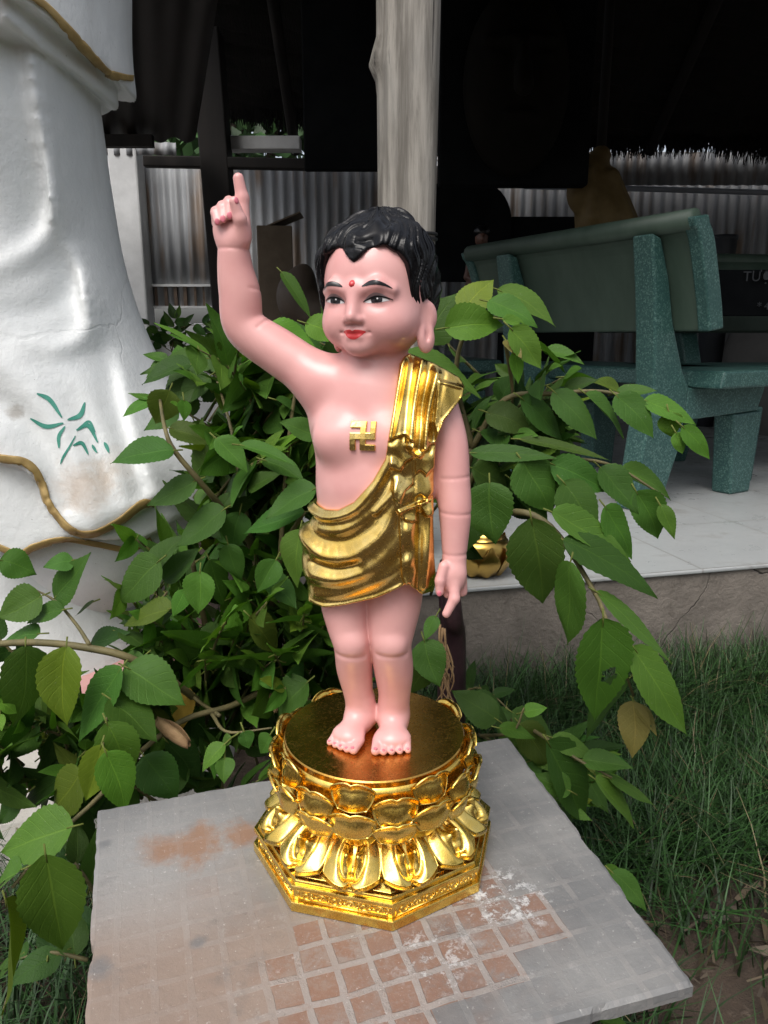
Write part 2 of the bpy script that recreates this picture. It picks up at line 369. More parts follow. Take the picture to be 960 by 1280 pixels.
for s in (-1, 1):    # long lobed ears
    Re = rotz(-.62*s if s > 0 else 0); yo = 0 if s > 0 else 12; xo = 0 if s > 0 else 4
    HG.add(HE((45.5-xo)*s, 1+yo, -15, 3.6, 10.5, 13.5, Re), .003); HG.add(HE((46-xo)*s, -1+yo, -33, 4.2, 8.5, 12, Re), .003)
    if s > 0: HG.cut(HE(48.0, -4.0, -13, 2.6, 5, 9, Re), .003); HG.cut(HE(48.0, -3, -27, 1.5, 2.6, 8, Re), .002)
HeadF = HG.F.copy()
i0 = np.round((HG.lo-G.lo)/HB).astype(int)                      # snap the head lattice onto the figure's
sh = HG.lo-(G.lo+i0*HB)
q = tuple(slice(max(i0[i], 0), min(i0[i]+HG.n[i], G.n[i])) for i in range(3)); qh = tuple(slice(q[i].start-i0[i], q[i].stop-i0[i]) for i in range(3))
def shiftF(F, s):                                               # trilinear resample by the sub-voxel shift
    out = F
    for ax in range(3):
        f = float(s[ax]/HB); r = np.roll(out, 1 if f > 0 else -1, ax); out = out*(1-abs(f))+r*abs(f)
    return out
hf = shiftF(HeadF, sh)
G.F[q] = smin(G.F[q], hf[qh], .006)
G.F = np.maximum(G.F, (ZD+.0003-G.Z)).astype(np.float32)
BV, BF = G.mesh()
body = M('body', BV, BF, SKIN, statue, smooth=True)
bvh = BVHTree.FromPolygons(BV.tolist(), BF.tolist())
# robe, worn over the trunk; folds are relief on its surface
YF = AY-.053
def xz(u, v): p = aty(u, v, YF); return (p[0], p[2])
RG = Grid((-.088, .578, .655), (.085, .735, .915), .0009)
ii = [np.clip((x.ravel()-G.lo[k])/HB, 0, G.n[k]-1.001) for k, x in enumerate((RG.X, RG.Y, RG.Z))]
def samp(F):
    out = F
    for ax in range(3):
        a = np.floor(ii[ax]).astype(int); f = (ii[ax]-a).astype(np.float32); sh_ = [1, 1, 1]; sh_[ax] = -1; f = f.reshape(sh_)
        out = np.take(out, a, ax)*(1-f)+np.take(out, a+1, ax)*f
    return out
RG.F = samp(FT).astype(np.float32)
for a, b, ra, rb, k in [((430, 690, .006), (431, 790, .000), 38, 40, .02), ((490, 690, .002), (492, 790, -.003), 44, 43, .03), ((440, 690, .02), (480, 770, .02), 44, 44, .03)]: RG.add(C(a, b, ra, rb), k)
HX, HZ = RG.X[:, :, 0], RG.Z[:, 0, :]
Hm = np.zeros((RG.n[0], RG.n[2]), np.float32)
def ridge(pts, h, wpx, groove=.35):
    global Hm
    p = [xz(*t) for t in spline([(a, b) for a, b in pts], 14)]; w_ = wpx*.00066; d = seg2(HX, HZ, p)
    Hm = Hm+h*np.exp(-(d/w_)**2)-groove*h*np.exp(-((d-2.0*w_)/w_)**2)
def layer(pts, h, edge=.0011, rim=0., tilt=False):
    global Hm
    q = [xz(*t) for t in pts]; d = poly2(HX, HZ, q); z1_, z0_ = max(t[1] for t in q), min(t[1] for t in q)
    Hm = Hm+h*np.clip(.5-d/(2*edge), 0, 1)*(np.clip((z1_-HZ)/(z1_-z0_), 0, 1)**.8 if tilt else 1)
    if rim: Hm = Hm+rim*np.exp(-((d+.0012)/.0012)**2)
for pts, h, w_ in [([(366, 648), (403, 653), (440, 640), (466, 612), (487, 578)], .0034, 6), ([(396, 668), (430, 663), (464, 640), (486, 612), (499, 585)], .0018, 8),
                   ([(370, 684), (402, 700), (442, 694), (480, 662), (502, 616)], .0046, 10), ([(386, 730), (424, 728), (470, 704), (505, 662)], .0036, 12), ([(392, 754), (430, 747), (476, 724), (508, 700)], .0018, 7),
                   ([(470, 640), (489, 618), (498, 600)], .0018, 4), ([(392, 714), (420, 716), (446, 708)], -.0016, 6)]: ridge(pts, h, w_)
layer([(494, 440), (560, 440), (590, 490), (556, 528), (547, 556), (536, 560), (526, 573), (512, 566), (516, 552), (506, 543), (486, 549), (484, 545)], .0036, rim=.0008)
for pts, h, w_ in [([(505, 452), (496, 500), (488, 545)], .0028, 3.6), ([(529, 452), (519, 505), (513, 556)], .0044, 5.0), ([(548, 468), (537, 512), (532, 560)], .0036, 4.6)]: ridge(pts, h, w_, .4)
layer([(550, 476), (585, 486), (580, 505), (557, 530), (547, 548), (543, 530)], .0030, rim=.001)
for pts in [[(485, 547), (500, 550), (517, 546), (518, 572), (507, 578), (500, 589), (488, 584)], [(489, 585), (500, 590), (508, 580), (518, 573), (517, 606), (506, 612), (500, 627), (492, 621)], [(492, 622), (501, 628), (507, 613), (518, 607), (523, 654), (506, 649), (496, 637)],
            [(519, 566), (544, 556), (546, 588), (534, 597), (526, 590), (519, 594)], [(519, 596), (527, 592), (535, 598), (546, 589), (546, 618), (535, 628), (526, 620), (520, 622)], [(520, 624), (527, 622), (536, 630), (546, 620), (547, 646), (533, 648)]]:
    layer(pts, .0042, .0013, tilt=True)
layer([(498, 636), (555, 622), (565, 770), (530, 760), (512, 742), (502, 720)], .0026, rim=.0012)
for pts, h, w_ in [([(510, 650), (512, 690), (508, 725)], .0016, 5), ([(540, 640), (536, 690), (534, 738)], .0022, 6), ([(524, 645), (524, 700), (522, 740)], -.0018, 4)]: ridge(pts, h, w_, .2)
hem = [(384, 768), (402, 769), (430, 763), (470, 750), (508, 731)]
d_ = seg2(HX, HZ, [xz(*t) for t in hem]); Hm += .0012*np.exp(-((d_-.0015)/.0016)**2)
mask = poly2(HX, HZ, [xz(*t) for t in [(500, 456), (506, 447), (514, 443), (545, 455), (590, 480), (582, 497), (556, 528), (547, 552), (544, 600), (543, 640), (544, 700), (548, 738), (544, 750), (528, 748), (510, 730), (470, 749), (430, 762), (402, 769), (380, 769),
                                               (350, 700), (350, 642), (388, 641), (405, 644), (422, 641), (442, 629), (466, 601), (482, 573), (485, 548), (492, 508)]])
RG.F = smax(RG.F-(.0042+Hm[:, None, :]), mask[:, None, :].astype(np.float32), .0012)
RV, RF = RG.mesh(); M('robe', RV, RF, GOLDROBE, statue, smooth=True)
# hair
hx, hy, hz = [None]*3
HH = Grid(HC-[.075, .080, .045], HC+[.075, .080, .095], .0009)
dx, dyy, dz = HH.X-HC[0], HH.Y-HC[1], HH.Z-HC[2]
lx = (HR[0, 0]*dx+HR[1, 0]*dyy)*1000+0*dz; ly = (HR[0, 1]*dx+HR[1, 1]*dyy)*1000+0*dz; lz = dz*1000+0*dx+0*dyy
for p, k in [(HE(0, 6, 14, 47.5, 51.5, 51.5), .008), (HE(0, 12, 54, 28, 28, 19), .004), (HE(-1, 13, 0, 45.5, 42, 38), .010), (HE(-23, 2, 34, 26, 34, 26), .010), (HE(21, 0, 34, 25, 33, 26), .010)]: HH.add(p, k)
phi = np.degrees(np.arctan2(lx, -ly-0)); ap = np.abs(phi)
zh = np.interp(ap, [0, 5, 14, 24, 36, 48, 56, 62, 68, 73, 79, 85, 92, 100, 120, 180], [26, 28.5, 34.5, 38, 38, 34, 25, 8, -12, -17, -9, -2, 0, -8, -24, -30])
psi = np.arctan2(lx, ly-6); rr = np.sqrt(lx**2+(ly-6)**2+.3*(lz-60)**2)
wv = psi*9+.05*rr*np.sin(3*psi)+1.6*np.sin(rr*.11+psi*2.)+.8*np.sin(lz*.16+psi*5)
st = (1-np.abs(np.sin(wv*1.3)))**1.3*1.0+(1-np.abs(np.sin(wv*3.0+.12*rr)))*.6
lum = 1.5*np.sin(psi*6+.10*rr+.6+1.2*np.sin(rr*.12))*np.sin(rr*.095+psi*2)+.8*np.sin(psi*11-.13*rr)*np.sin(rr*.16+psi)                  # locks
zh = zh-.7*np.sin(phi*.3+1.0)*(ap > 14)
HH.F = HH.F-((1.9+lum*1.25-st*1.5)/1000).astype(np.float32)
HH.F = smax(HH.F, ((zh-lz)*.62/1000).astype(np.float32), .0032)
HVv, HFf = HH.mesh(); M('hair', HVv, HFf, HAIR, statue, smooth=True)
# painted face
def onface(x, z, lift):
    o_ = hp(x, -90, z); d = HR@np.array([0, 1., 0]); h = bvh.ray_cast(Vector(o_), Vector(d))
    return np.array(h[0])-d*lift/1000
def band(name, x0, x1, top, bot, lift, mat, parent, nx=26, nz=7):
    G_ = np.array([[onface(x, bot(t)+(top(t)-bot(t))*k/(nz-1), lift) for k in range(nz)] for t, x in [(i/(nx-1), x0+(x1-x0)*i/(nx-1)) for i in range(nx)]])
    V, F = gridmesh(G_); return M(name, V, F, mat, parent, smooth=True)
def disc(name, cx, cz, r, lift, mat, parent, clip=None, dome=0):
    pts = []
    for i in range(6):
        for k in range(24):
            a = 2*math.pi*k/24; rr_ = r*i/5; x, z = cx+rr_*math.cos(a), cz+rr_*math.sin(a)
            if clip: z = min(max(z, clip(x)[0]), clip(x)[1])
            pts.append(onface(x, z, lift+dome*(1-(i/5)**2)))
    F = [(i*24+k, i*24+(k+1) % 24, (i+1)*24+(k+1) % 24, (i+1)*24+k) for i in range(5) for k in range(24)]
    return M(name, np.array(pts), F, mat, parent, smooth=True)
for s in (-1, 1):
    cx = 18.5*s; x0, x1 = cx-9.8, cx+9.8
    inn = (lambda t: t) if s > 0 else (lambda t: 1-t)          # 0 inner corner, 1 outer corner
    up = lambda t, f=inn: -4.4+2.6*f(t)*.55+3.1*math.sin(math.pi*min(max(f(t), 0), 1))**.8
    lo = lambda t, f=inn: -4.4+2.6*f(t)*.55-1.3*math.sin(math.pi*min(max(f(t), 0), 1))**.9
    e = band('eye', x0, x1, up, lo, .22, EYEW, statue)
    cl = lambda x: (lo((x-x0)/(x1-x0))+.15, up((x-x0)/(x1-x0))-.1)
    ic = cx+.2
    disc('iris', ic, -2.5, 4.8, .42, IRIS, e, cl); disc('pupil', ic, -2.6, 1.7, .60, BLACK, e, cl)
    disc('catchlight', ic+1.0, -1.6, .75, .75, EYEW, e)
    band('eyelid_line', x0-.4, x1+(0 if s < 0 else 2.2), lambda t, u=up, f=inn: u(t)+.25+.9*math.sin(math.pi*(.08+.84*t)), lambda t, u=up: u(t)-.25, .80, BLACK, e) if s > 0 else \
        band('eyelid_line', x0-2.2, x1+.4, lambda t, u=up: u(t)+.25+.9*math.sin(math.pi*(.08+.84*t)), lambda t, u=up: u(t)-.25, .80, BLACK, e)
    band('eyelid_shade', x0, x1, lambda t, u=up: u(t)+1.3+2.0*math.sin(math.pi*t), lambda t, u=up: u(t)+.2+.6*math.sin(math.pi*t), .30, LID, e)
    a0, a1 = (8.5, 31) if s > 0 else (-31, -8.5)
    th = lambda t, f=inn: .25+1.85*math.sin(math.pi*f(t))**.8*(1.15-.6*f(t))
    mid = lambda t, f=inn: 5.6+5.6*math.sin(math.pi*(.12+.68*f(t)))-3.0*f(t)**2
    band('eyebrow', a0, a1, lambda t: mid(t)+th(t), lambda t: mid(t)-th(t), .35, BLACK, statue)
mz = lambda t: -28.3-.7*math.sin(math.pi*t)+.9*abs(2*t-1)**2
lp = band('lips', -10.2, 10.2, lambda t: mz(t)+.1+3.4*math.sin(math.pi*t)**.7*(1-.32*math.exp(-((t-.5)/.07)**2)), lambda t: mz(t)-.1-4.3*math.sin(math.pi*t)**1.1*(1 if .12 < t < .88 else .7), .25, LIPS, statue, 40, 13)
disc('forehead_dot', 0, 10, 2.7, .15, LIPS, statue, dome=1.3)
# raised gold emblem on the chest
ec = P(443.5, 549, -.06); exx = RB@np.array([1., 0, 0]); cs = .0041
cells = {(2, j) for j in range(5)} | {(i, 2) for i in range(5)} | {(0, 4), (1, 4), (4, 3), (4, 4), (3, 0), (4, 0), (0, 0), (0, 1)}
EV, EF, key = [], [], {}; gx = [-.5, -.28, -.12, .12, .28, .5]
def ev_(i, j, top):
    if (i, j, top) not in key:
        p = ec+exx*(gx[i]*.0215)+np.array([0, 0, gx[j]*.0240]); o_ = p-(RB@np.array([0, 1., 0]))*.05
        h = bvh.ray_cast(Vector(o_), Vector(RB@np.array([0, 1., 0]))); key[(i, j, top)] = len(EV); EV.append(np.array(h[0])-(RB@np.array([0, 1., 0]))*(.0022 if top else -.001))
    return key[(i, j, top)]
for i, j in cells:
    EF.append((ev_(i, j, 1), ev_(i+1, j, 1), ev_(i+1, j+1, 1), ev_(i, j+1, 1)))
    for (a, b), nb in {((0, 0), (1, 0)): (0, -1), ((1, 0), (1, 1)): (1, 0), ((1, 1), (0, 1)): (0, 1), ((0, 1), (0, 0)): (-1, 0)}.items():
        if (i+nb[0], j+nb[1]) not in cells: EF.append((ev_(i+a[0], j+a[1], 0), ev_(i+b[0], j+b[1], 0), ev_(i+b[0], j+b[1], 1), ev_(i+a[0], j+a[1], 1)))
M('chest_emblem', np.array(EV), EF, GOLDROBE, statue, bevel=.0006)
# nails
def ellm(c, ax, n=10):
    th_, ph_ = np.linspace(0, math.pi, n), np.linspace(0, 2*math.pi, n*2)
    return gridmesh(np.array([[c+ax[0]*math.sin(a)*math.cos(b)+ax[1]*math.sin(a)*math.sin(b)+ax[2]*math.cos(a) for b in ph_] for a in th_]))
for c, r, f, s_ in toes: M('toenail', *ellm(c, [s_*r*.66, f*r*.7, np.array([0, 0, r*.34])]), NAIL, statue, smooth=True)
def snail(u, v, r, ry=1.3):
    o_ = ray(u, v); h = bvh.ray_cast(Vector(CAM), Vector(o_).normalized()); c = np.array(h[0]); n_ = np.array(h[1]); n_ /= np.linalg.norm(n_)
    a = np.cross(n_, [0, 0, 1.]); a /= np.linalg.norm(a)+1e-9; b = np.cross(n_, a); M('fingernail', *ellm(c, [a*r, b*r*ry, n_*r*.35]), NAIL, statue, smooth=True)
for u, v, r in [(271.5, 277, .0021), (278.5, 273.5, .0023), (287, 269, .0023), (295.5, 250.5, .0021), (549, 742, .0020)]: snail(u, v, r)
# lotus pedestal
ped = M('lotus_pedestal', *lathe([(.078, .031), (.098, .033), (.096, .045), (.082, .058), (.070, .066), (.068, .072), (.080, .074), (.088, .084), (.0905, .100), (.0905, .112), (.0895, .1185)], (AX, AY, ZT), 64), GOLD, statue, smooth=True)
dv, df = lathe([(.0885, .1175), (.0885, .1238), (.0875, .1250)], (AX, AY, ZT), 96); M('standing_disc', dv, df, GOLDDISC, ped, bevel=0)
ph8 = math.radians(-82)
def octo(r0, z0, r1, z1): return lathe([(r0, z0), (r1, z1)], (AX, AY, ZT), 8, ph8)
M('octagonal_plinth', *join([octo(.1225, .0005, .1225, .0100), octo(.1180, .0099, .1180, .0225), octo(.1215, .0224, .1215, .0268), octo(.1175, .0267, .1165, .0300), octo(.112, .0299, .104, .0335)]), GOLD, ped, bevel=.0009)
for k in range(8):                     # scrollwork on each side of the plinth
    a0, a1 = ph8+k*math.pi/4, ph8+(k+1)*math.pi/4; R_ = .1180
    p0, p1 = np.array([math.cos(a0), math.sin(a0), 0])*R_, np.array([math.cos(a1), math.sin(a1), 0])*R_
    e = p1-p0; L = np.linalg.norm(e); e /= L; n_ = np.array([e[1], -e[0], 0]); mid_ = (p0+p1)/2; o_ = np.array([AX, AY, ZT])
    parts = []
    for j in range(6):
        cx = (j-2.5)*L*.148; sg = 1 if j % 2 else -1
        pts = [mid_+o_+e*(cx+math.cos(t)*(.0050-.0006*t))+np.array([0, 0, .0162+sg*math.sin(t)*(.0042-.0005*t)])+n_*.0003 for t in np.linspace(0, 7.0, 22)]
        parts.append(tube(pts, np.linspace(.0012, .0007, 22), 6))
        for t in (0, 2.1, 4.2): parts.append(tube([mid_+o_+e*(cx+L*.074)+np.array([0, 0, .0162])+n_*.0004+(e*math.cos(t+j)+np.array([0, 0, math.sin(t+j)]))*q_ for q_ in (.0008, .0042)], [.0013, .0005], 6))
    for z_ in (.0112, .0215): parts.append(tube([mid_+o_+e*(s_*L*.455)+np.array([0, 0, z_])+n_*.0002 for s_ in (-1, 1)], .0008, 6))
    for s_ in (-1, 1): parts.append(tube([mid_+o_+e*(s_*L*.455)+np.array([0, 0, z_])+n_*.0002 for z_ in (.0112, .0215)], .0008, 6))
    M('scroll_panel', *join(parts), GOLD, ped, smooth=True)
def petal_up(ang, r1, z0, z1, wd, bo, n=19):
    G_ = np.zeros((2, n, n, 3))
    for i in range(n):
        for j in range(n):
            s_ = -1+2*i/(n-1); t = j/(n-1)
            tt = t*(1-.26*abs(s_)**2.8-.055*math.exp(-(s_/.13)**2))
            hw = wd/2*(.66+.34*math.sin(min(1, t*1.3)*math.pi/2))
            z = z0+(z1-z0)*tt
            r = r1+bo*(1-tt)**1.15+.0030*math.sin(math.pi*min(1, tt))*(1-s_*s_)-.0055*s_*s_+.0062*(max(0, t-.66)/.34)**1.6
            rim = .0016*max(abs(s_)**9, t**12); tang = s_*hw
            for side in (0, 1):
                q_ = r+rim-side*.0028
                G_[side, i, j] = (q_*math.cos(ang)-tang*math.sin(ang)+AX, q_*math.sin(ang)+tang*math.cos(ang)+AY, ZT+z)
    V0, F0 = gridmesh(G_[0]); V1, F1 = gridmesh(G_[1]); m = n*n
    bd = [i*n for i in range(n)]+[(n-1)*n+j for j in range(1, n)]+[i*n+n-1 for i in range(n-2, -1, -1)]+[j for j in range(n-2, 0, -1)]
    F = [tuple(f) for f in F0]+[tuple(f[::-1]+m) for f in F1]+[(a, b, b+m, a+m) for a, b in zip(bd, bd[1:]+bd[:1])]
    return np.vstack([V0, V1]), F
for rowi, (ph, r1, z0, z1) in enumerate([(-101, .0908, .100, .1278), (-78.5, .0955, .088, .1150), (-101, .0985, .077, .1030), (-78.5, .0975, .068, .0910), (-101, .0920, .060, .0795)]):
    for k in range(8):
        V, F = petal_up(math.radians(ph+45*k+rnd.uniform(-1, 1)), r1, z0, z1+rnd.uniform(-.0008, .0008), (.0400, .0420, .0440, .0430, .0400)[rowi], (.0075, .0070, .0040, .0005, -.004)[rowi]); M('lotus_petal', V, F, GOLD, ped, smooth=True)
def petal_low(ang, wd=.052, n=34):
    G_ = np.zeros((n, n, 3))
    for i in range(n):
        for j in range(n):
            s_ = -1+2*i/(n-1); t = j/(n-1)
            tip = 1-.22*abs(s_)**2.2-.10*math.exp(-(s_/.13)**2); tt = t*tip
            hw = wd/2*(.52+.48*math.sin(min(1, t*1.1)*math.pi/2))
            r = .067+.0465*tt; z = .0675-.035*tt**.85
            lobe = .0085*(1-abs(abs(s_)-.5)/.5)**.6*math.sin(math.pi*min(1, t*.94+.03))**.55 if abs(s_) < 1 else 0
            lobe += .0085*math.exp(-(((abs(s_)-.21)/.14)**2+((t-.52)/.10)**2))           # the two inner beads
            lobe -= .0035*math.exp(-(((math.hypot(s_*.95, (t-.46)*1.15)-.46)/.06)**2))*(1 if t > .25 else .3)     # scroll groove
            lobe -= .003*math.exp(-(s_/.06)**2)*(t > .15)
            fl = .004*max(0, t-.8)/.2
            r2 = r+lobe*.62; z2 = z+lobe*.78+fl*.4; tang = s_*hw
            G_[i, j] = (r2*math.cos(ang)-tang*math.sin(ang)+AX, r2*math.sin(ang)+tang*math.cos(ang)+AY, ZT+z2)
    V, F = gridmesh(G_); c = V.copy(); c[:, 2] = np.minimum(c[:, 2]-.004, ZT+.06); m = len(V)
    bd = [i*n for i in range(n)]+[(n-1)*n+j for j in range(1, n)]+[i*n+n-1 for i in range(n-2, -1, -1)]+[j for j in range(n-2, 0, -1)]
    return np.vstack([V, c]), [tuple(f) for f in F]+[tuple(f[::-1]+m) for f in F]+[(a, b, b+m, a+m) for a, b in zip(bd, bd[1:]+bd[:1])]
for k in range(12):
    V, F = petal_low(math.radians(-101+30*k)); M('lower_petal', V, F, GOLD, ped, smooth=True)
# ------------------------------------------------------------------ ground, platform, shed
def m_ground():
    s = N('damp_soil'); n = s.noise(s.obj, 3.5, 7, .65); n2 = s.noise(s.obj, 40, 6, .7)
    col = s.mix(s.ramp(n, .35, .65), (.030, .021, .014), (.065, .045, .031)); col = s.mix(s.ramp(n2, .55, .75), col, (.13, .10, .075))
    s.bump(n2, .8, .02); return s.done(col, .95)
gx_, gy_ = np.linspace(-3, 3, 90), np.linspace(-.5, 2.6, 60)
gp = np.array([[(x, y, .018*math.sin(5.1*x+2*y)*math.sin(4.3*y)+nr.normal(0, .004)) if -2.9 < x < 2.9 and -.4 < y < 2.5 else (math.copysign(60, x) if abs(x) > 2.9 else x*1, -60 if y < -.4 else (90 if y > 2.5 else y), 0) for y in gy_] for x in gx_])
M('ground', *gridmesh(gp), m_ground(), smooth=True, kind='structure')

def m_concrete():
    s = N('weathered_cement_render'); n = s.noise(s.obj, 3, 7, .65); n2 = s.noise(s.scale(s.obj, (1, 1, .35)), 14, 6, .7)
    col = s.mix(s.ramp(n, .3, .7), (.11, .095, .08), (.23, .20, .17)); col = s.mix(s.ramp(n2, .52, .78), col, (.10, .085, .07))
    vo = s.n('ShaderNodeTexVoronoi', {'Vector': s.mix(.12, s.obj, s.n('ShaderNodeTexNoise', {'Vector': s.obj, 'Scale': 5., 'Detail': 5.}).outputs[1]), 'Scale': 2.6}, feature='DISTANCE_TO_EDGE').outputs[0]
    cr = s.math('MULTIPLY', s.ramp(vo, .006, .001), s.ramp(s.noise(s.obj, 2.2, 3), .42, .55)); col = s.mix(cr, col, (.035, .03, .026))
    s.bump(s.math('SUBTRACT', s.noise(s.obj, 30, 6, .7), cr), .6, .012); return s.done(col, .9)
def m_tiles():
    s = N('pale_floor_tiles'); v = s.n('ShaderNodeMapping', {'Vector': s.obj, 'Rotation': (0, 0, -math.radians(13.4))}).outputs[0]
    br = s.n('ShaderNodeTexBrick', {'Vector': v, 'Scale': 1., 'Mortar Size': .003, 'Brick Width': .4, 'Row Height': .4, 'Color1': (.33, .345, .345, 1), 'Color2': (.38, .395, .39, 1), 'Mortar': (.25, .25, .24, 1)}, offset=0.)
    n = s.noise(s.obj, 7, 6, .7); col = s.mix(s.ramp(n, .52, .72), br.outputs[0], (.25, .25, .24)); col = s.mix(s.ramp(s.noise(s.obj, 55, 3), .70, .76), col, (.16, .15, .13))
    return s.done(col, s.ramp(n, .3, .7, .25, .5))
PL = np.array([.202, 1.611]); pd = np.array([.973, .231]); pn = np.array([-.231, .973])
def plp(a, b): return PL+pd*a+pn*b
plat = T('tiled_platform', 'raised cement platform with pale grey floor tiles and a cracked cement side', 'platform', (*plp(.6, 0), 0))
c = [plp(-.3, 0), plp(4, 0), plp(4, 4.6), plp(-.3, 4.6)]
V, F = extrude([tuple(x) for x in c], (0, 0, 0), (1, 0, 0), (0, 1, 0), (0, 0, 1), -.02, .352); M('side_wall', V, F, m_concrete(), plat, bevel=.006)
c2 = [plp(-.31, -.008), plp(4.01, -.008), plp(4.01, 4.61), plp(-.31, 4.61)]
V, F = extrude([tuple(x) for x in c2], (0, 0, 0), (1, 0, 0), (0, 1, 0), (0, 0, 1), .3521, .362); M('tiled_floor', V, F, m_tiles(), plat, bevel=.003)

# grey timber post at the edge of the platform
def m_wood():
    s = N('weathered_grey_wood'); v = s.scale(s.obj, (1, 1, .06)); n = s.noise(v, 38, 7, .7, .4); n2 = s.noise(s.scale(s.obj, (1, 1, .3)), 7, 4)
    col = s.mix(s.ramp(n, .35, .68), (.13, .118, .10), (.36, .335, .295)); col = s.mix(s.ramp(n2, .5, .75), col, (.22, .215, .20))
    cr = s.ramp(s.noise(s.scale(s.obj, (1, 1, .035)), 60, 5, .75, .3), .62, .70); col = s.mix(cr, col, (.05, .045, .04))
    s.bump(s.math('SUBTRACT', n, cr), .7, .006); return s.done(col, .8)
WOOD = m_wood()
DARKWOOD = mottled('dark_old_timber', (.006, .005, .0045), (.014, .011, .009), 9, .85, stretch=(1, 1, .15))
pb = aty(507, 300, 1.86); post = T('timber_post', 'thick weathered grey timber post with a knot, standing behind the child statue', 'post', (pb[0], 1.86, .362))
n_, PV = 28, []
zs = np.linspace(.355, 3.0, 90)
knot = aty(476, 68, 1.80)
for z in zs:
    for k in range(n_):
        a = 2*math.pi*k/n_; r = .0665+.004*math.sin(2*a+z*1.3)+.003*math.sin(3*a-z*2.1)+.0025*math.sin(z*4.2)
        dz_ = (z-knot[2])/.028; da = (a-math.pi*1.05); da = (da+math.pi) % (2*math.pi)-math.pi
        r += .020*math.exp(-dz_**2-(da/.55)**2)
        PV.append((pb[0]+.004*math.sin(z*1.7)+r*math.cos(a), 1.86+r*math.sin(a), z))
PF = [(i*n_+k, i*n_+(k+1) % n_, (i+1)*n_+(k+1) % n_, (i+1)*n_+k) for i in range(len(zs)-1) for k in range(n_)]+[tuple((len(zs)-1)*n_+k for k in range(n_))]
M('trunk', PV, PF, WOOD, post, smooth=True)
bz = aty(530, 295, 1.80)[2]
RUB = plain('black_rubber', (.012, .012, .013), .5)
for q_ in (0, .011): M('cable_tie', *tube([(pb[0]+.0735*math.cos(t), 1.86+.0735*math.sin(t), bz+q_+.004*math.sin(t)) for t in np.linspace(0, 2*math.pi, 40)], .0035, 6, False), RUB, post, smooth=True)

# corrugated sheets
def m_zinc():
    s = N('rusty_zinc_sheet'); n = s.noise(s.scale(s.obj, (1, 1, .12)), 5, 6, .65); n2 = s.noise(s.scale(s.obj, (1, 1, .05)), 11, 5, .6); n3 = s.noise(s.obj, 1.6, 3)
    col = s.mix(s.ramp(n, .3, .7), (.20, .21, .22), (.37, .385, .40)); rust = s.math('MULTIPLY', s.ramp(n2, .46, .62), s.ramp(n3, .38, .56))
    col = s.mix(s.math('MULTIPLY', rust, .75), col, (.15, .085, .035)); s.bump(n, .15, .01); return s.done(col, .5)
ZINC = m_zinc()
def corr(name, x0, x1, z0, z1, Y, label, pitch=.076, dep=.011, cat='fence', parent=None, yslope=0., grp=None):
    nx = int((x1-x0)/pitch*8)+1; V = []
    for th in (0, .0015):
        for z, y in ((z0, 0), (z1, yslope)):
            for i in range(nx):
                x = x0+(x1-x0)*i/(nx-1); V.append((x, Y+y+th+dep*math.sin(2*math.pi*x/pitch), z))
    F = []
    for i in range(nx-1):
        F += [(i, i+1, nx+i+1, nx+i), (2*nx+i, 3*nx+i, 3*nx+i+1, 2*nx+i+1), (i, 2*nx+i, 2*nx+i+1, i+1), (nx+i, nx+i+1, 3*nx+i+1, 3*nx+i)]
    F += [(0, nx, 3*nx, 2*nx), (nx-1, 3*nx-1, 4*nx-1, 2*nx-1)]
    if parent is None: return M(name, V, F, ZINC, None, smooth=True, loc=((x0+x1)/2, Y, z0), label=label, cat=cat, group=grp)
    return M(name, V, F, ZINC, parent, smooth=True)
def X(u, v, Y): return aty(u, v, Y)[0]
def Z(v, Y): return aty(480, v, Y)[2]
corr('corrugated_sheet', X(182, 300, 5.0), X(263, 300, 5.0), Z(384, 5.0), Z(196, 5.0), 5.0, 'narrow rusty corrugated zinc sheet beside the white concrete column', cat='metal sheet')
corr('corrugated_fence', X(266, 300, 5.5), X(560, 300, 5.5), .1, Z(208, 5.5), 5.5, 'grey corrugated zinc fence seen behind the raised hand and the black hair', cat='fence')
corr('corrugated_fence', X(545, 300, 5.6), 5.2, .1, Z(190, 5.6), 5.6, 'rust streaked corrugated zinc fence beyond the green bench on the right', cat='fence')
corr('corrugated_sheet', X(118, 185, 4.85), X(220, 185, 4.85), Z(194, 4.85), Z(178, 4.85), 4.85, 'short corrugated strip lying across the top of the white column', cat='metal sheet')
corr('corrugated_sheet', X(660, 185, 5.5), 5.0, Z(231, 5.5), Z(189, 5.5), 5.52, 'pale upper corrugated strip above the long pipe at the right', cat='metal sheet')
WHITEC = mottled('dirty_white_concrete', (.52, .53, .53), (.68, .69, .69), 5, .8, bump=.3, bdist=.006)
col_ = T('concrete_column', 'dirty white square concrete column beside the rusty corrugated sheet', 'column', (X(163, 400, 4.95), 4.95, 0))
xa, xb = X(141, 300, 4.9)+.02, X(181, 300, 4.9)
M('shaft', *box(((xa+xb)/2, 4.93, 1.1), (xb-xa, .16, 2.2-.06)), WHITEC, col_, bevel=.012)
M('low_wall', *box((X(210, 420, 5.05)-.9, 5.06, .5), (3.6, .12, 1.02)), WHITEC, None, loc=(X(210, 420, 5.05), 5.06, 0), bevel=.01, label='low dirty white wall under the rusty corrugated sheet', cat='wall')
grille = T('vent_grille', 'dark slotted vent strip between the rusty sheet and the low white wall', 'grille', (X(225, 370, 5.0), 5.0, Z(386, 5.0)))
ga, gb = X(184, 370, 5.0), X(268, 370, 5.0)
M('backing', *box(((ga+gb)/2, 5.05, (Z(357, 5)+Z(384, 5))/2), (gb-ga, .02, Z(357, 5)-Z(384, 5))), DARKWOOD, grille)
for z in (Z(357, 5), Z(384, 5)): M('rail', *box(((ga+gb)/2, 5.0, z), (gb-ga, .05, .014)), WHITEC, grille)
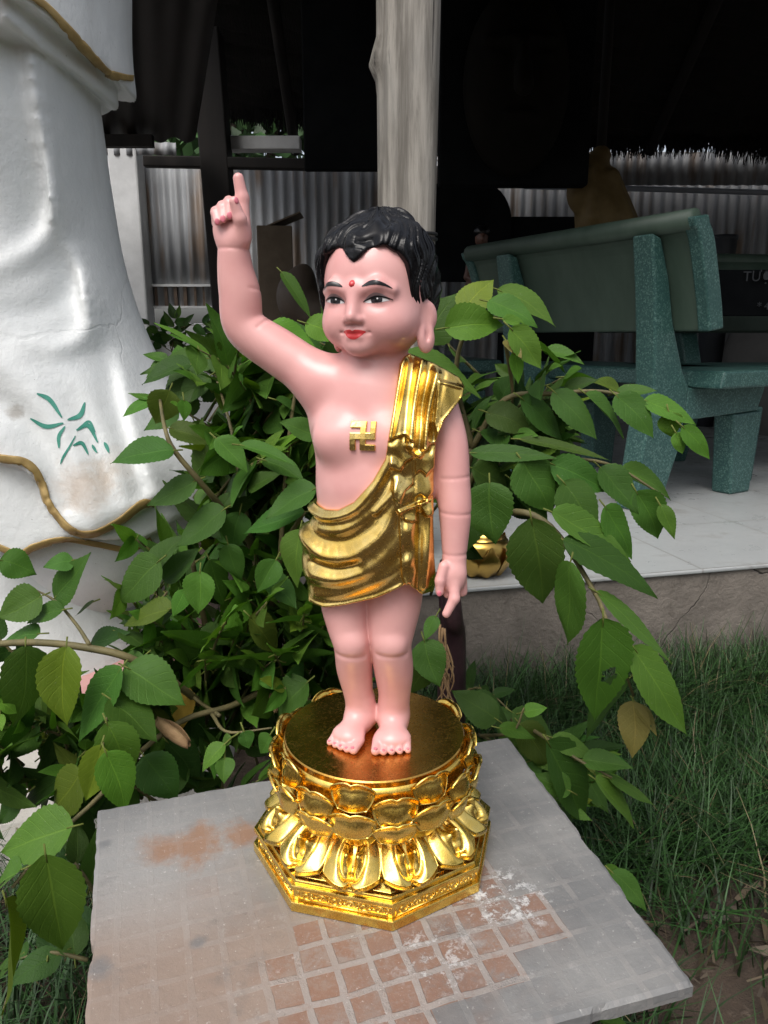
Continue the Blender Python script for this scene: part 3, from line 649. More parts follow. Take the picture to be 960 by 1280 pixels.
M('slats', *join([box((ga+(gb-ga)*k/7, 5.01, (Z(357, 5)+Z(384, 5))/2), (.022, .04, .14)) for k in range(8)]), mottled('rusty_iron', (.05, .03, .02), (.12, .08, .05), 9), grille)
# timbers
def beam(name, p, q, w_, label, cat='beam', m=DARKWOOD):
    p, q = np.array(p), np.array(q); d = q-p; L = np.linalg.norm(d); d /= L; r = np.cross(d, [0, 1., 0]); r = r/np.linalg.norm(r) if np.linalg.norm(r) > .1 else np.array([1., 0, 0]); u_ = np.cross(r, d)
    V, F = box((0, 0, 0), (w_[0], w_[1], L), ax=np.array([r, u_, d])); M(name, V+(p+q)/2, F, m, None, loc=tuple(p), bevel=.008, label=label, cat=cat)
beam('timber_post', aty(292, 470, 4.6), aty(258, 40, 4.6), (.16, .16), 'dark leaning timber post left of the raised hand', 'post')
beam('timber_beam', aty(180, 202, 4.55), aty(385, 206, 4.55), (.06, .055), 'dark cross beam under the pale strip above the raised hand')
PIPE = plain('grey_pipe', (.30, .33, .38), .4)
M('pipe', *tube([aty(655, 233, 5.3), aty(800, 236, 5.3), aty(1000, 242, 5.3)], .018, 10), PIPE, None, smooth=True, loc=tuple(aty(655, 233, 5.3)), label='long grey pipe running along the corrugated fence on the right', cat='pipe')
M('concrete_lintel', *box(((X(279, 180, 4.7)+X(376, 180, 4.7))/2, 4.7, (Z(172, 4.7)+Z(189, 4.7))/2), (X(376, 180, 4.7)-X(279, 180, 4.7), .1, Z(172, 4.7)-Z(189, 4.7))), WHITEC, None, loc=(X(330, 180, 4.7), 4.7, Z(189, 4.7)), bevel=.006, label='short pale concrete lintel above the raised hand', cat='lintel')
# thatched roof of the shed and the tin roof beside it
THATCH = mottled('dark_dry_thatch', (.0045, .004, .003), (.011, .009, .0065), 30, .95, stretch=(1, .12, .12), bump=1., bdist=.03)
thr = T('thatched_roof', 'dark thatched roof with a ragged straw eave over the benches', 'roof', (1.6, 3.6, 2.2))
xl, xr = -1.28, 6.5
rid, ef, eb = (3.7, 3.25), (1.93, 1.92), (5.43, Z(180, 5.43))
LIFT = lambda x: .17*float(np.clip((-.25-x)/.3, 0, 1))
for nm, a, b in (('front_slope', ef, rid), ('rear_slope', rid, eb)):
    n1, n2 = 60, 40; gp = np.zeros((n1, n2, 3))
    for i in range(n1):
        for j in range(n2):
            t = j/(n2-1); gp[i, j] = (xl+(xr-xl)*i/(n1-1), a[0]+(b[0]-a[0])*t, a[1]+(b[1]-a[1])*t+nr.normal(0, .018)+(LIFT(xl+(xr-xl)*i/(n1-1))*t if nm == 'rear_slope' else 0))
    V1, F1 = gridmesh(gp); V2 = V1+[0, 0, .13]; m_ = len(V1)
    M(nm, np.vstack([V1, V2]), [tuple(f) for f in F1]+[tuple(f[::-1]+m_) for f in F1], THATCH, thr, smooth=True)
FV, FFc = [], []
def straw(p, d, L, w_):
    i = len(FV); s_ = np.array([w_, w_*.3, 0]); q_ = p+d*L
    FV.extend([p-s_, p+s_, q_+s_*.3, q_-s_*.3]); FFc.append((i, i+1, i+2, i+3))
for k in range(7500):
    x = rnd.uniform(xl, xr); z = eb[1]+rnd.uniform(0, .05)+LIFT(x); L = rnd.uniform(.03, .11)*(1.0+.45*math.sin(x*4.3)*math.sin(x*1.7))
    straw(np.array([x, eb[0]+rnd.uniform(-.08, .05), z]), np.array([rnd.gauss(0, .16), rnd.uniform(-.1, .25), -1]), L, rnd.uniform(.003, .008))
for k in range(1200):
    x = rnd.uniform(xl, xr); straw(np.array([x, ef[0]+rnd.uniform(-.05, .05), ef[1]+.03]), np.array([rnd.gauss(0, .2), -.3, -1]), rnd.uniform(.05, .16), .006)
M('straw_fringe', FV, FFc, THATCH, thr)
for x in np.arange(-.6, 6.4, .8):
    for a, b in ((ef, rid), (rid, eb)): M('rafter', *tube([(x, a[0], a[1]-.05), (x, b[0], b[1]-.05)], .035, 8), DARKWOOD, thr, smooth=True)
tin = T('tin_roof', 'dark corrugated tin roof on the left behind the white robed statue', 'roof', (-2.4, 3.6, 2.2))
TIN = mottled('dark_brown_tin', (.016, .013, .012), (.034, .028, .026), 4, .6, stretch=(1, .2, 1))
x0, x1 = -2.7, -1.06; ya, za, yb, zb = 2.5, 2.80, 4.45, Z(169, 4.35)
nx = 360; V = []
for th in (0, .004):
    for y, z in ((ya, za), (yb, zb)):
        for i in range(nx):
            x = x0+(-.8-.39*(y-3.83)-x0)*i/(nx-1); V.append((x, y, z+th+.014*math.sin(2*math.pi*x/.15)))
F = []
for i in range(nx-1): F += [(i, i+1, nx+i+1, nx+i), (2*nx+i, 3*nx+i, 3*nx+i+1, 2*nx+i+1), (i, 2*nx+i, 2*nx+i+1, i+1), (nx+i, nx+i+1, 3*nx+i+1, 3*nx+i)]
M('sheet', V, F, TIN, tin, smooth=True)
for t in (.15, .5, .97): M('purlin', *box(((x0+x1)/2-.1, ya+(yb-ya)*t, za+(zb-za)*t-.045), (x1-x0-.2, .05, .06)), DARKWOOD, tin)
# ------------------------------------------------------------------ under the roof
def m_terrazzo(name, c1, c2, c3):
    s = N(name); v = s.n('ShaderNodeTexVoronoi', {'Vector': s.obj, 'Scale': 230.}).outputs[1]; f = s.n('ShaderNodeSeparateColor', {0: v}).outputs[0]
    n = s.noise(s.obj, 5, 5); col = s.mix(s.ramp(f, .35, .5), c1, c2); col = s.mix(s.ramp(f, .80, .84), col, c3); col = s.mix(s.ramp(n, .5, .75), col, c1)
    s.bump(s.noise(s.obj, 60, 4), .1, .003); return s.done(col, .45)
TERR = m_terrazzo('green_terrazzo', (.022, .070, .064), (.040, .100, .088), (.085, .165, .145))
SHADEG = mottled('shaded_back_green', (.042, .070, .050), (.060, .092, .068), 4, .55, stretch=(3, 3, .5), bump=.05)  # shade on the bench back is put into this duller green
def bench(B, ang, label, L0=-.15, L1=.92, sup=(0., .66), group=None, seat=True):
    Sx = np.array([math.cos(ang), math.sin(ang), 0]); Lx = np.array([-math.sin(ang), math.cos(ang), 0]); up = np.array([0, 0, 1.]); B = np.array([B[0], B[1], .362])
    t = T('terrazzo_bench', label, 'bench', tuple(B), group=group)
    for l in sup:
        leg = [(-.15, 0), (-.02, 0), (.055, .20), (.075, .395), (.035, .45), (-.032, .60), (-.072, .74), (-.122, .855), (-.165, .865), (-.135, .70), (-.115, .56), (-.10, .40), (-.125, .22)]
        M('rear_support', *extrude(leg, B, Sx, up, Lx, l-.04, l+.04), TERR, t, bevel=.008)
        M('seat_bracket', *extrude([(.07, .285), (.47, .30), (.50, .395), (.07, .395)], B, Sx, up, Lx, l-.038, l+.038), TERR, t, bevel=.006)
        M('front_leg', *extrude([(.36, 0), (.475, 0), (.495, .298), (.33, .292)], B, Sx, up, Lx, l-.04, l+.04), TERR, t, bevel=.008)
    M('seat', *extrude([(.085, .3955), (.52, .3955), (.53, .425), (.52, .452), (.10, .452)], B, Sx, up, Lx, L0, L1), TERR, t, bevel=.008)
    out = []   # curved back panel: concave towards the seat, rolled at the top
    prof = [(.025, .585), (.005, .66), (-.025, .75), (-.062, .85), (-.098, .895)]
    th = .045
    inner = spline([(a, b) for a, b in prof], 14); outer = [(a-th*.95, b-.01 if i < 12 else b-.012) for i, (a, b) in enumerate(inner)]
    poly = [tuple(x) for x in inner]+[tuple(x) for x in outer[::-1]]
    V, F = extrude(poly, B+np.array([0, 0, 0]), Sx, up, Lx, L0, L1)
    m = M('backrest', V, F, SHADEG, t, bevel=.007)
    rimp = []
    for l_, s_ in ((L0, -1), (L1, 1)):
        V1, F1 = extrude([(a+(.012 if k < 14 else -.012), b+(.012 if k in (13, 14) else 0)) for k, (a, b) in enumerate(poly)], B, Sx, up, Lx, l_-.022, l_+.022); rimp.append((V1, F1))
    M('end_rim', *join([rimp[0]]), TERR, t, bevel=.006); M('end_rim', *join([rimp[1]]), TERR, t, bevel=.006)
    rl = np.array([B+Sx*(-.120)+up*.892+Lx*l_ for l_ in (L0, L1)]); M('top_roll', *tube(rl, .032, 12), SHADEG, t, smooth=True)
    return t, B, Sx, Lx, up
bench((.93, 2.48), math.radians(31), 'green terrazzo bench nearest the platform edge, its curved back to the camera')
bench((.02, 3.75), math.radians(8), 'far green bench half hidden behind the timber post and leaves', L0=-.2, L1=.9, sup=(0., .6))
tb_, B2, S2, L2, u2 = bench((2.05, 3.45), math.radians(-82), 'dark green bench at the right edge with faint lettering on its back', L0=-1.1, L1=.25, sup=(-.7, 0.))
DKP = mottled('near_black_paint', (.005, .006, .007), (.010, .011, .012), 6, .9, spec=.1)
# lettering board on the back of that bench
def text(name, body_, size, p, rx, rz, mat, parent=None, ext=.001):
    cu = bpy.data.curves.new(name, 'FONT'); cu.body = body_; cu.size = size; cu.extrude = ext; cu.align_x = 'CENTER'; cu.align_y = 'CENTER'
    cu.materials.append(mat); tmp = bpy.data.objects.new(name+'_curve', cu); S.collection.objects.link(tmp); bpy.context.view_layer.update()
    me = bpy.data.meshes.new_from_object(tmp.evaluated_get(bpy.context.evaluated_depsgraph_get())); bpy.data.objects.remove(tmp)
    o = bpy.data.objects.new(name, me); S.collection.objects.link(o); o.rotation_euler = (rx, 0, rz)
    o.location = np.array(p)-(BASE[parent] if parent is not None else 0)
    if parent is not None: o.parent = parent
    return o
pb_ = T('lettered_panel', 'near black board with faint grey lettering at the right edge', 'panel', tuple(aty(945, 395, 3.0)))
q0, q1 = aty(893, 337, 3.0), aty(1080, 395, 3.0)
M('board', *box((q0+q1)/2+[0, .02, 0], (q1[0]-q0[0], .04, q0[2]-q1[2]), rz=0), DKP, pb_, bevel=.006)
LET = plain('faded_grey_lettering', (.045, .05, .055), .6)
text('lettering', 'TƯỢNG PHẬT', .052, aty(983, 346, 2.98), math.pi/2, 0, LET, pb_)
text('lettering', '* 433 NG', .040, aty(972, 383, 2.98), math.pi/2, 0, LET, pb_)
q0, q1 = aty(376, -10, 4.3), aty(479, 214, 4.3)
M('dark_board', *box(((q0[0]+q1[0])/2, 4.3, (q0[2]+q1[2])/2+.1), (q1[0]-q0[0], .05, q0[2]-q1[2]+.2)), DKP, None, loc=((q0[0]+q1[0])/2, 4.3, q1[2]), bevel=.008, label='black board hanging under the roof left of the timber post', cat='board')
# things stored against the back fence
CARD = mottled('old_brown_cardboard', (.10, .075, .05), (.15, .115, .08), 6, .85)
bx = T('cardboard_box', 'tall worn cardboard box with an open flap leaning by the back fence', 'box', (X(345, 440, 4.2), 4.2, .362))
q0, q1 = aty(318, 282, 4.2), aty(362, 282, 4.2)
M('carton', *box(((q0[0]+q1[0])/2, 4.3, (q0[2]+.362)/2), (q1[0]-q0[0], .22, q0[2]-.362), rz=.12), CARD, bx, bevel=.006)
M('flap', *box(((q0[0]+q1[0])/2+.06, 4.30, q0[2]+.035), (.20, .18, .008), ax=np.array([[.9, 0, .35], [0, 1, 0], [-.35, 0, .9]])), CARD, bx)
BLUE = plain('blue_plastic', (.02, .05, .14), .5)
br = T('blue_barrel', 'dark blue plastic barrel behind the cardboard box', 'barrel', (X(385, 440, 4.7), 4.7, .362))
M('drum', *lathe([(.10, .0), (.115, .02), (.115, .30), (.12, .32), (.115, .34), (.115, .62), (.10, .66), (.02, .67)], (X(380, 440, 4.7), 4.7, .362), 32), BLUE, br, smooth=True)
M('lid', *lathe([(.08, .67), (.08, .685), (.02, .69)], (X(380, 440, 4.7), 4.7, .362), 24), BLUE, br, smooth=True)
M('sack', *nets(*(lambda g: (g.add(ell(aty(372, 372, 4.0), (.11, .1, .14)), .03), g.add(ell(aty(395, 390, 4.0), (.12, .1, .10)), .04), g.add(ell(aty(380, 345, 4.0), (.05, .05, .06)), .05), (g.F, g.lo, g.h))[-1])(Grid(aty(340, 440, 4.0)-[0, .2, .05], aty(440, 320, 4.0)+[0, .2, .1], .012))), mottled('brown_sacking', (.06, .042, .03), (.085, .062, .045), 9), None, smooth=True, loc=tuple(aty(380, 400, 4.0)), label='slumped brown sack in the shade right of the cardboard box', cat='sack')
# dark carved face panel hanging under the roof
pnl = T('carved_panel', 'large dark carved relief of a calm face in shade under the roof', 'relief', tuple(aty(643, 230, 3.4)))
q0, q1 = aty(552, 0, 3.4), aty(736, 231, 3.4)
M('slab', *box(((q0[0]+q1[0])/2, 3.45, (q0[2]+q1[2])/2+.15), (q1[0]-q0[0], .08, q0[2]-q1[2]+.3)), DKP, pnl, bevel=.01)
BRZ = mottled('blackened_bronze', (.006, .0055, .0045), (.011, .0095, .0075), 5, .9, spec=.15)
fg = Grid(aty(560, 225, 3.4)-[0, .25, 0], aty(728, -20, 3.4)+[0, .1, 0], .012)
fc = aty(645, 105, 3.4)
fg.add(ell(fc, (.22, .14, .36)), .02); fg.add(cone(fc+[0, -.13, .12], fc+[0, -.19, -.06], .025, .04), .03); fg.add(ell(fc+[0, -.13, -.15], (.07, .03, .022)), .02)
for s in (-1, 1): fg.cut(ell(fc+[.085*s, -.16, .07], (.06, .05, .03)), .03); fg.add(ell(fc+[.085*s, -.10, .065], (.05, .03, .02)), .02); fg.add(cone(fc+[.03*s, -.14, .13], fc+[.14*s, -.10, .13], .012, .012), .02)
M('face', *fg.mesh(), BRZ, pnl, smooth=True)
# black arched board, small seated figure in front of it, dark crates, bundle
arch = [(-.3, 0), (.28, 0), (.285, .3)]+[(.285-.16*(1-math.cos(a)), .3+.22*math.sin(a)) for a in np.linspace(.15, math.pi/2, 8)]+[(-.3, .52)]
q0 = aty(575, 350, 4.4); M('arched_board', *extrude(arch, (q0[0], 4.4, Z(345, 4.4)-.03), (1, 0, 0), (0, 0, 1), (0, 1, 0), 0, .05), DKP, None, loc=(q0[0], 4.4, .9), bevel=.008, label='black board with one rounded corner leaning by the fence', cat='board')
fgp = T('small_figure', 'small brown figure of a man in front of the black rounded board', 'figurine', tuple(aty(602, 352, 4.2)))
FLESH = plain('brown_painted_clay', (.15, .075, .055), .5); CLOTH = plain('dark_red_paint', (.07, .018, .016), .5)
hc = aty(602, 298, 4.2); sg_ = Grid(hc-[.14, .1, .30], hc+[.14, .1, .08], .006)
for p, k in [(ell(hc, (.036, .04, .046)), .01), (cone(hc-[0, 0, .05], hc-[0, 0, .09], .018, .024), .02), (ell(hc-[0, 0, .16], (.062, .045, .085)), .02), (ell(hc-[0, 0, .25], (.085, .06, .06)), .02),
             (cone(hc+[-.058, 0, -.11], hc+[-.075, -.01, -.20], .02, .016), .01), (cone(hc+[.058, 0, -.11], hc+[.075, -.01, -.20], .02, .016), .01), (cone(hc+[-.075, -.01, -.20], hc+[-.02, -.06, -.23], .016, .013), .01), (cone(hc+[.075, -.01, -.20], hc+[.02, -.06, -.23], .016, .013), .01), (ell(hc+[0, -.04, -.004], (.007, .009, .012)), .006)]: sg_.add(p, k)
M('figure_body', *sg_.mesh(), FLESH, fgp, smooth=True)
M('figure_hair', *lathe([(.042, .0), (.045, .025), (.036, .045), (.015, .055)], hc+[0, .008, .012], 20), BLACK, fgp, smooth=True)
M('sash', *tube([hc+[.05, -.03, -.09], hc+[.035, -.055, -.15], hc+[.02, -.066, -.22], hc+[.045, -.06, -.27]], [.02, .024, .022, .02], 8), CLOTH, fgp, smooth=True)
q0 = aty(636, 273, 4.5); q1 = aty(745, 320, 4.5)
M('black_crate', *box(((q0[0]+q1[0])/2, 4.6, (q0[2]+.362)/2), (q1[0]-q0[0], .35, q0[2]-.362)), DKP, None, loc=((q0[0]+q1[0])/2, 4.6, .362), bevel=.01, label='big black crate behind the green bench', cat='crate')
q0 = aty(889, 295, 4.8); q1 = aty(911, 340, 4.8)
M('grey_bin', *lathe([(.07, 0), (.085, 1.0), (.09, 1.16), (.095, 1.165), (.095, 1.19)], ((q0[0]+q1[0])/2, 4.8, Z(295, 4.8)-1.19), 24), plain('dark_grey_plastic', (.05, .055, .065), .5), None, smooth=True, loc=((q0[0]+q1[0])/2, 4.8, .362), label='slim dark grey bin behind the right end of the bench back', cat='bin')
BUN = mottled('ochre_cloth', (.13, .085, .025), (.19, .13, .05), 12, .7)
bc = aty(748, 240, 3.6); bg_ = Grid(bc-[.30, .22, .26], bc+[.30, .22, .34], .009)
for p, k in [(cone(bc+[-.05, 0, .08], bc+[.02, 0, -.12], .07, .12), .03), (ell(bc+[-.10, -.03, .0], (.05, .06, .09)), .03), (cone(bc+[-.02, 0, .10], bc+[0, 0, .15], .06, .045), .03), (cone(bc+[.05, .02, .06], bc+[.13, 0, -.13], .05, .06), .03), (cone(bc+[.04, -.06, .07], bc+[.12, -.06, -.14], .02, .04), .02), (cone(bc+[-.06, -.08, .08], bc+[-.04, -.10, -.12], .012, .03), .02), (cone(bc+[.06, -.05, .05], bc+[-.12, -.06, .06], .022, .02), .015)]: bg_.add(p, k)
bun = T('cloth_bundle', 'ochre cloth bundle tied at the top, hanging above the green bench', 'bundle', tuple(bc))
M('bag', *bg_.mesh(), BUN, bun, smooth=True); M('rope', *tube([bc+[0, 0, .13], bc+[0, 0, .6], bc+[.01, .05, 1.3]], .022, 8), DARKWOOD, bun, smooth=True)
q0 = aty(955, 330, 4.6); M('draped_statue', *lathe([(.42, 0), (.40, .5), (.30, .85), (.20, 1.05), (.10, 1.25), (.06, 1.32), (.09, 1.42), (.06, 1.52), (.01, 1.55)], (q0[0]+.25, 4.6, .362), 32), mottled('grey_cloth_paint', (.16, .155, .15), (.22, .21, .2), 5), None, smooth=True, loc=(q0[0]+.25, 4.6, .362), label='grey cloaked figure standing far back at the right edge', cat='statue')
# brass coloured lotus bowl at the platform edge
POTG = mottled('dull_gold_paint', (.42, .27, .06), (.52, .34, .10), 8, .28, metal=1., bump=.1)
pc = np.array([X(600, 715, 1.72), 1.72, .363]); pot = T('lotus_bowl', 'dull gold lotus bowl standing on the platform edge beside the hanging hand', 'bowl', tuple(pc))
M('bowl', *lathe([(.035, 0), (.05, .004), (.066, .022), (.074, .048), (.070, .075), (.062, .088), (.055, .09), (.050, .07), (.04, .05)], pc, 40), POTG, pot, smooth=True)
for k in range(9):
    a = 2*math.pi*k/9; G_ = np.zeros((9, 9, 3))
    for i in range(9):
        for j in range(9):
            s_ = -1+i/4; t = j/8; r = .052+.030*math.sin(t*1.9)+.006*(1-s_*s_); hw = .024*math.sin(.35+t*2.5)*1.05; G_[i, j] = pc+[r*math.cos(a)-s_*hw*math.sin(a), r*math.sin(a)+s_*hw*math.cos(a), .004+.082*t-.012*s_*s_*t]
    V, F = gridmesh(G_); M('bowl_petal', np.vstack([V, V*1-0.0015*np.r_[math.cos(a), math.sin(a), 0]]), [tuple(f) for f in F]+[tuple(f[::-1]+81) for f in F], POTG, pot, smooth=True)
# ------------------------------------------------------------------ table with the remains of a tiled top
TA, TB, TC, TD = [np.array(q) for q in ((-.313, .711), (.160, .864), (.248, .487), (-.195, .363))]
e1 = (TB-TA)/np.linalg.norm(TB-TA); e2 = np.array([e1[1], -e1[0]])
def tuv(u, v): p = atz(u, v, ZT)[:2]-TA; return np.array([p@e1, p@e2, 0.])
def m_table():
    s = N('tile_scarred_cement'); uv = s.uv
    nz = s.noise(uv, 26, 7, .7); nb = s.noise(uv, 9, 5, .6); nf = s.noise(uv, 190, 5, .75); nm = s.noise(uv, 60, 6, .75)
    wob = s.n('ShaderNodeTexNoise', {'Vector': uv, 'Scale': 28., 'Detail': 3.}).outputs[1]
    wv = s.n('ShaderNodeVectorMath', {0: wob, 1: (.006, .006, 0)}, operation='MULTIPLY_ADD'); s.put(wv.inputs[2], uv)
    br = s.n('ShaderNodeTexBrick', {'Vector': wv.outputs[0], 'Scale': 1., 'Mortar Size': .0034, 'Mortar Smooth': .35, 'Brick Width': .0285, 'Row Height': .0285, 'Bias': 0., 'Color1': (0, 0, 0, 1), 'Color2': (1, 1, 1, 1), 'Mortar': (.5, .5, .5, 1)}, offset=0.)
    mort = br.outputs[1]; cell = s.n('ShaderNodeSeparateColor', {0: br.outputs[0]}).outputs[0]
    col = s.mix(s.ramp(nb, .3, .7), (.130, .132, .133), (.215, .213, .206))
    wash = s.math('MAXIMUM', s.blob(uv, tuple(tuv(170, 1240)), .17, .13, nb, .12), s.blob(uv, tuple(tuv(330, 1235)), .12, .08, nb, .10))
    col = s.mix(s.math('MULTIPLY', wash, .75), col, s.mix(nz, (.215, .145, .105), (.29, .215, .165)))
    pale = s.blob(uv, tuple(tuv(215, 1080)), .13, .09, nb, .08); col = s.mix(s.math('MULTIPLY', pale, .5), col, (.30, .293, .282))
    st = s.math('MAXIMUM', s.blob(uv, tuple(tuv(245, 1054)), .040, .03, nz, .09), s.blob(uv, tuple(tuv(300, 1042)), .030, .025, nz, .08)); st2 = s.blob(uv, tuple(tuv(205, 1062)), .035, .03, nz, .06)
    col = s.mix(s.math('MULTIPLY', s.math('MAXIMUM', st, st2), .85), col, (.24, .13, .075))
    rc0 = s.n('ShaderNodeTexWhiteNoise', {0: s.n('ShaderNodeVectorMath', {0: uv, 1: (.0285, .0285, 1)}, operation='SNAP').outputs[0]}).outputs[0]
    # faint imprint of the vanished tiles
    gm = s.math('MULTIPLY', s.ramp(mort, .3, .8), s.math('MULTIPLY', s.ramp(s.noise(uv, 17, 5, .7), .44, .62), s.ramp(s.noise(uv, 5, 3), .40, .58))); ghost = s.math('MULTIPLY', s.blob(uv, tuple(tuv(450, 1170)), .20, .12, nb, .10), s.ramp(s.noise(uv, 7, 4, .7), .36, .58))
    col = s.mix(s.math('MULTIPLY', ghost, s.ramp(rc0, .2, .9, .10, .62)), col, (.225, .135, .095))
    gm = s.math('MAXIMUM', s.math('MAXIMUM', gm, s.math('MULTIPLY', s.ramp(mort, .3, .8), .30)), s.math('MULTIPLY', s.math('MULTIPLY', s.ramp(mort, .2, .7), ghost), 1.4))
    col = s.mix(s.math('MULTIPLY', gm, .34), col, (.30, .28, .26))
    # places where the brick red bed is still exposed between pale grout: whole tiles have come away
    sn = s.n('ShaderNodeVectorMath', {0: uv, 1: (.0285, .0285, 1)}, operation='SNAP').outputs[0]; sn = s.n('ShaderNodeVectorMath', {0: sn, 1: (.01425, .01425, 0)}, operation='ADD').outputs[0]
    rc = s.n('ShaderNodeTexWhiteNoise', {0: sn}).outputs[0]; nzc = s.math('MULTIPLY_ADD', rc, .55, s.math('MULTIPLY', nz, .45))
    def both(c, r, so, am): return s.math('MULTIPLY', s.blob(sn, tuple(tuv(*c)), r, so*.5, nzc, am), s.blob(uv, tuple(tuv(*c)), r+.022, .012, nz, .05))
    red = s.math('MAXIMUM', both((595, 1142), .072, .02, .05), s.math('MAXIMUM', both((465, 1215), .078, .05, .11), both((520, 1180), .066, .03, .07)))
    red = s.math('MULTIPLY', red, s.ramp(s.noise(uv, 20, 6, .75), .34, .50, .15, 1.))
    tile = s.mix(nz, (.17, .078, .046), (.25, .135, .088)); tile = s.mix(s.math('MULTIPLY', s.ramp(nm, .42, .60), s.ramp(rc, .1, .9, .1, .75)), tile, (.24, .212, .19)); tile = s.mix(s.math('MULTIPLY', s.ramp(nf, .5, .65), .5), tile, (.26, .22, .195))
    gro = s.math('MULTIPLY', s.ramp(mort, .15, .7), s.ramp(nm, .30, .48, .35, 1.)); tile = s.mix(gro, tile, s.mix(nz, (.22, .185, .165), (.34, .305, .28)))
    col = s.mix(s.math('MULTIPLY', red, .78), col, tile)
    lime = s.math('MULTIPLY', s.math('MAXIMUM', s.blob(uv, tuple(tuv(632, 1122)), .050, .03, nz, .05), s.math('MULTIPLY', s.blob(uv, tuple(tuv(545, 1195)), .045, .03, nz, .06), .6)), s.math('MULTIPLY', s.ramp(nm, .51, .57), s.ramp(nf, .35, .55))); col = s.mix(s.math('MULTIPLY', lime, .85), col, (.62, .62, .62))
    col = s.mix(s.math('MULTIPLY', s.ramp(s.noise(uv, 12, 7, .75), .52, .72), .45), col, (.105, .10, .098)); col = s.mix(s.math('MULTIPLY', s.ramp(s.noise(uv, 45, 6, .8), .56, .70), .35), col, (.36, .345, .33))
    lime2 = s.math('MULTIPLY', s.ramp(nb, .55, .7), s.ramp(s.noise(uv, 120, 4, .7), .62, .70)); col = s.mix(s.math('MULTIPLY', lime2, .6), col, (.55, .55, .55))
    ds = s.math('MAXIMUM', s.blob(uv, tuple(tuv(247, 1178)), .010, .008, nz, .02), s.math('MAXIMUM', s.blob(uv, tuple(tuv(128, 1210)), .016, .012, nz, .03), s.blob(uv, tuple(tuv(130, 1055)), .010, .008, nz, .02)))
    col = s.mix(s.math('MULTIPLY', ds, .7), col, (.12, .125, .13))
    col = s.mix(s.math('MULTIPLY', s.ramp(nf, .62, .72), .7), col, (.10, .09, .08)); col = s.mix(s.math('MULTIPLY', s.ramp(nf, .40, .30), .5), col, (.55, .53, .5))
    h = s.math('MULTIPLY_ADD', s.ramp(mort, .2, .8), s.math('MULTIPLY', s.math('MAXIMUM', red, .10), .6), s.math('MULTIPLY', nz, .6)); h = s.math('MULTIPLY_ADD', nf, .35, h); h = s.math('MULTIPLY_ADD', lime, .4, h)
    s.bump(h, .55, .0035); return s.done(col, .72)
tab = T('tile_topped_table', 'low cement table with scraped grey and brick red traces of old tiles', 'table', (*((TA+TB+TC+TD)/4), 0))
# finely cut, slightly chipped edge
N1, N2 = 120, 90; tp = np.zeros((N1, N2, 3))
for i in range(N1):
    for j in range(N2):
        a, b = i/(N1-1), j/(N2-1); p = TA*(1-a)*(1-b)+TB*a*(1-b)+TC*a*b+TD*(1-a)*b; tp[i, j] = (*p, ZT)
ed = np.minimum(np.minimum(np.arange(N1), N1-1-np.arange(N1))[:, None], np.minimum(np.arange(N2), N2-1-np.arange(N2))[None, :])
chip = nr.normal(0, 1, (N1, N2))
for _ in range(7): chip = (chip+np.roll(chip, 1, 0)+np.roll(chip, -1, 0)+np.roll(chip, 1, 1)+np.roll(chip, -1, 1))/5
chip = chip/chip.std(); chip = np.where(np.abs(chip) > 1.9, chip*1.2, chip*.6)
tp[..., 2] -= np.where(ed == 0, .0016+.0011*np.abs(chip), 0)
cen = (TA+TB+TC+TD)/4
for k in (0, 1): tp[..., k] += np.where(ed == 0, -(tp[..., k]-cen[k])*.004*np.abs(chip), 0)
V1, F1 = gridmesh(tp); V2 = V1.copy(); V2[:, 2] = ZT-.0125; m_ = len(V1); idx = np.arange(m_).reshape(N1, N2)
bd = list(idx[:, 0])+list(idx[-1, 1:])+list(idx[-2::-1, -1])+list(idx[0, -2:0:-1])
TVv = np.vstack([V1, V2]); TFf = [tuple(f[::-1]) for f in F1]+[tuple(f+m_) for f in F1]+[(b, a, a+m_, b+m_) for a, b in zip(bd, bd[1:]+bd[:1])]
tuvs = np.c_[(TVv[:, :2]-TA)@e1, (TVv[:, :2]-TA)@e2+(TVv[:, 2] < ZT-.01)*.012]
M('tabletop', TVv, TFf, m_table(), tab, uv=tuvs)
CEM = mottled('grey_cement', (.20, .19, .18), (.30, .29, .27), 8, .9, bump=.4)
M('pedestal_leg', *join([box((cen[0]+.01, cen[1]+.02, .20), (.16, .14, .395), rz=.3), box((cen[0]+.01, cen[1]+.02, .02), (.26, .24, .06), rz=.3)]), CEM, tab, bevel=.006)

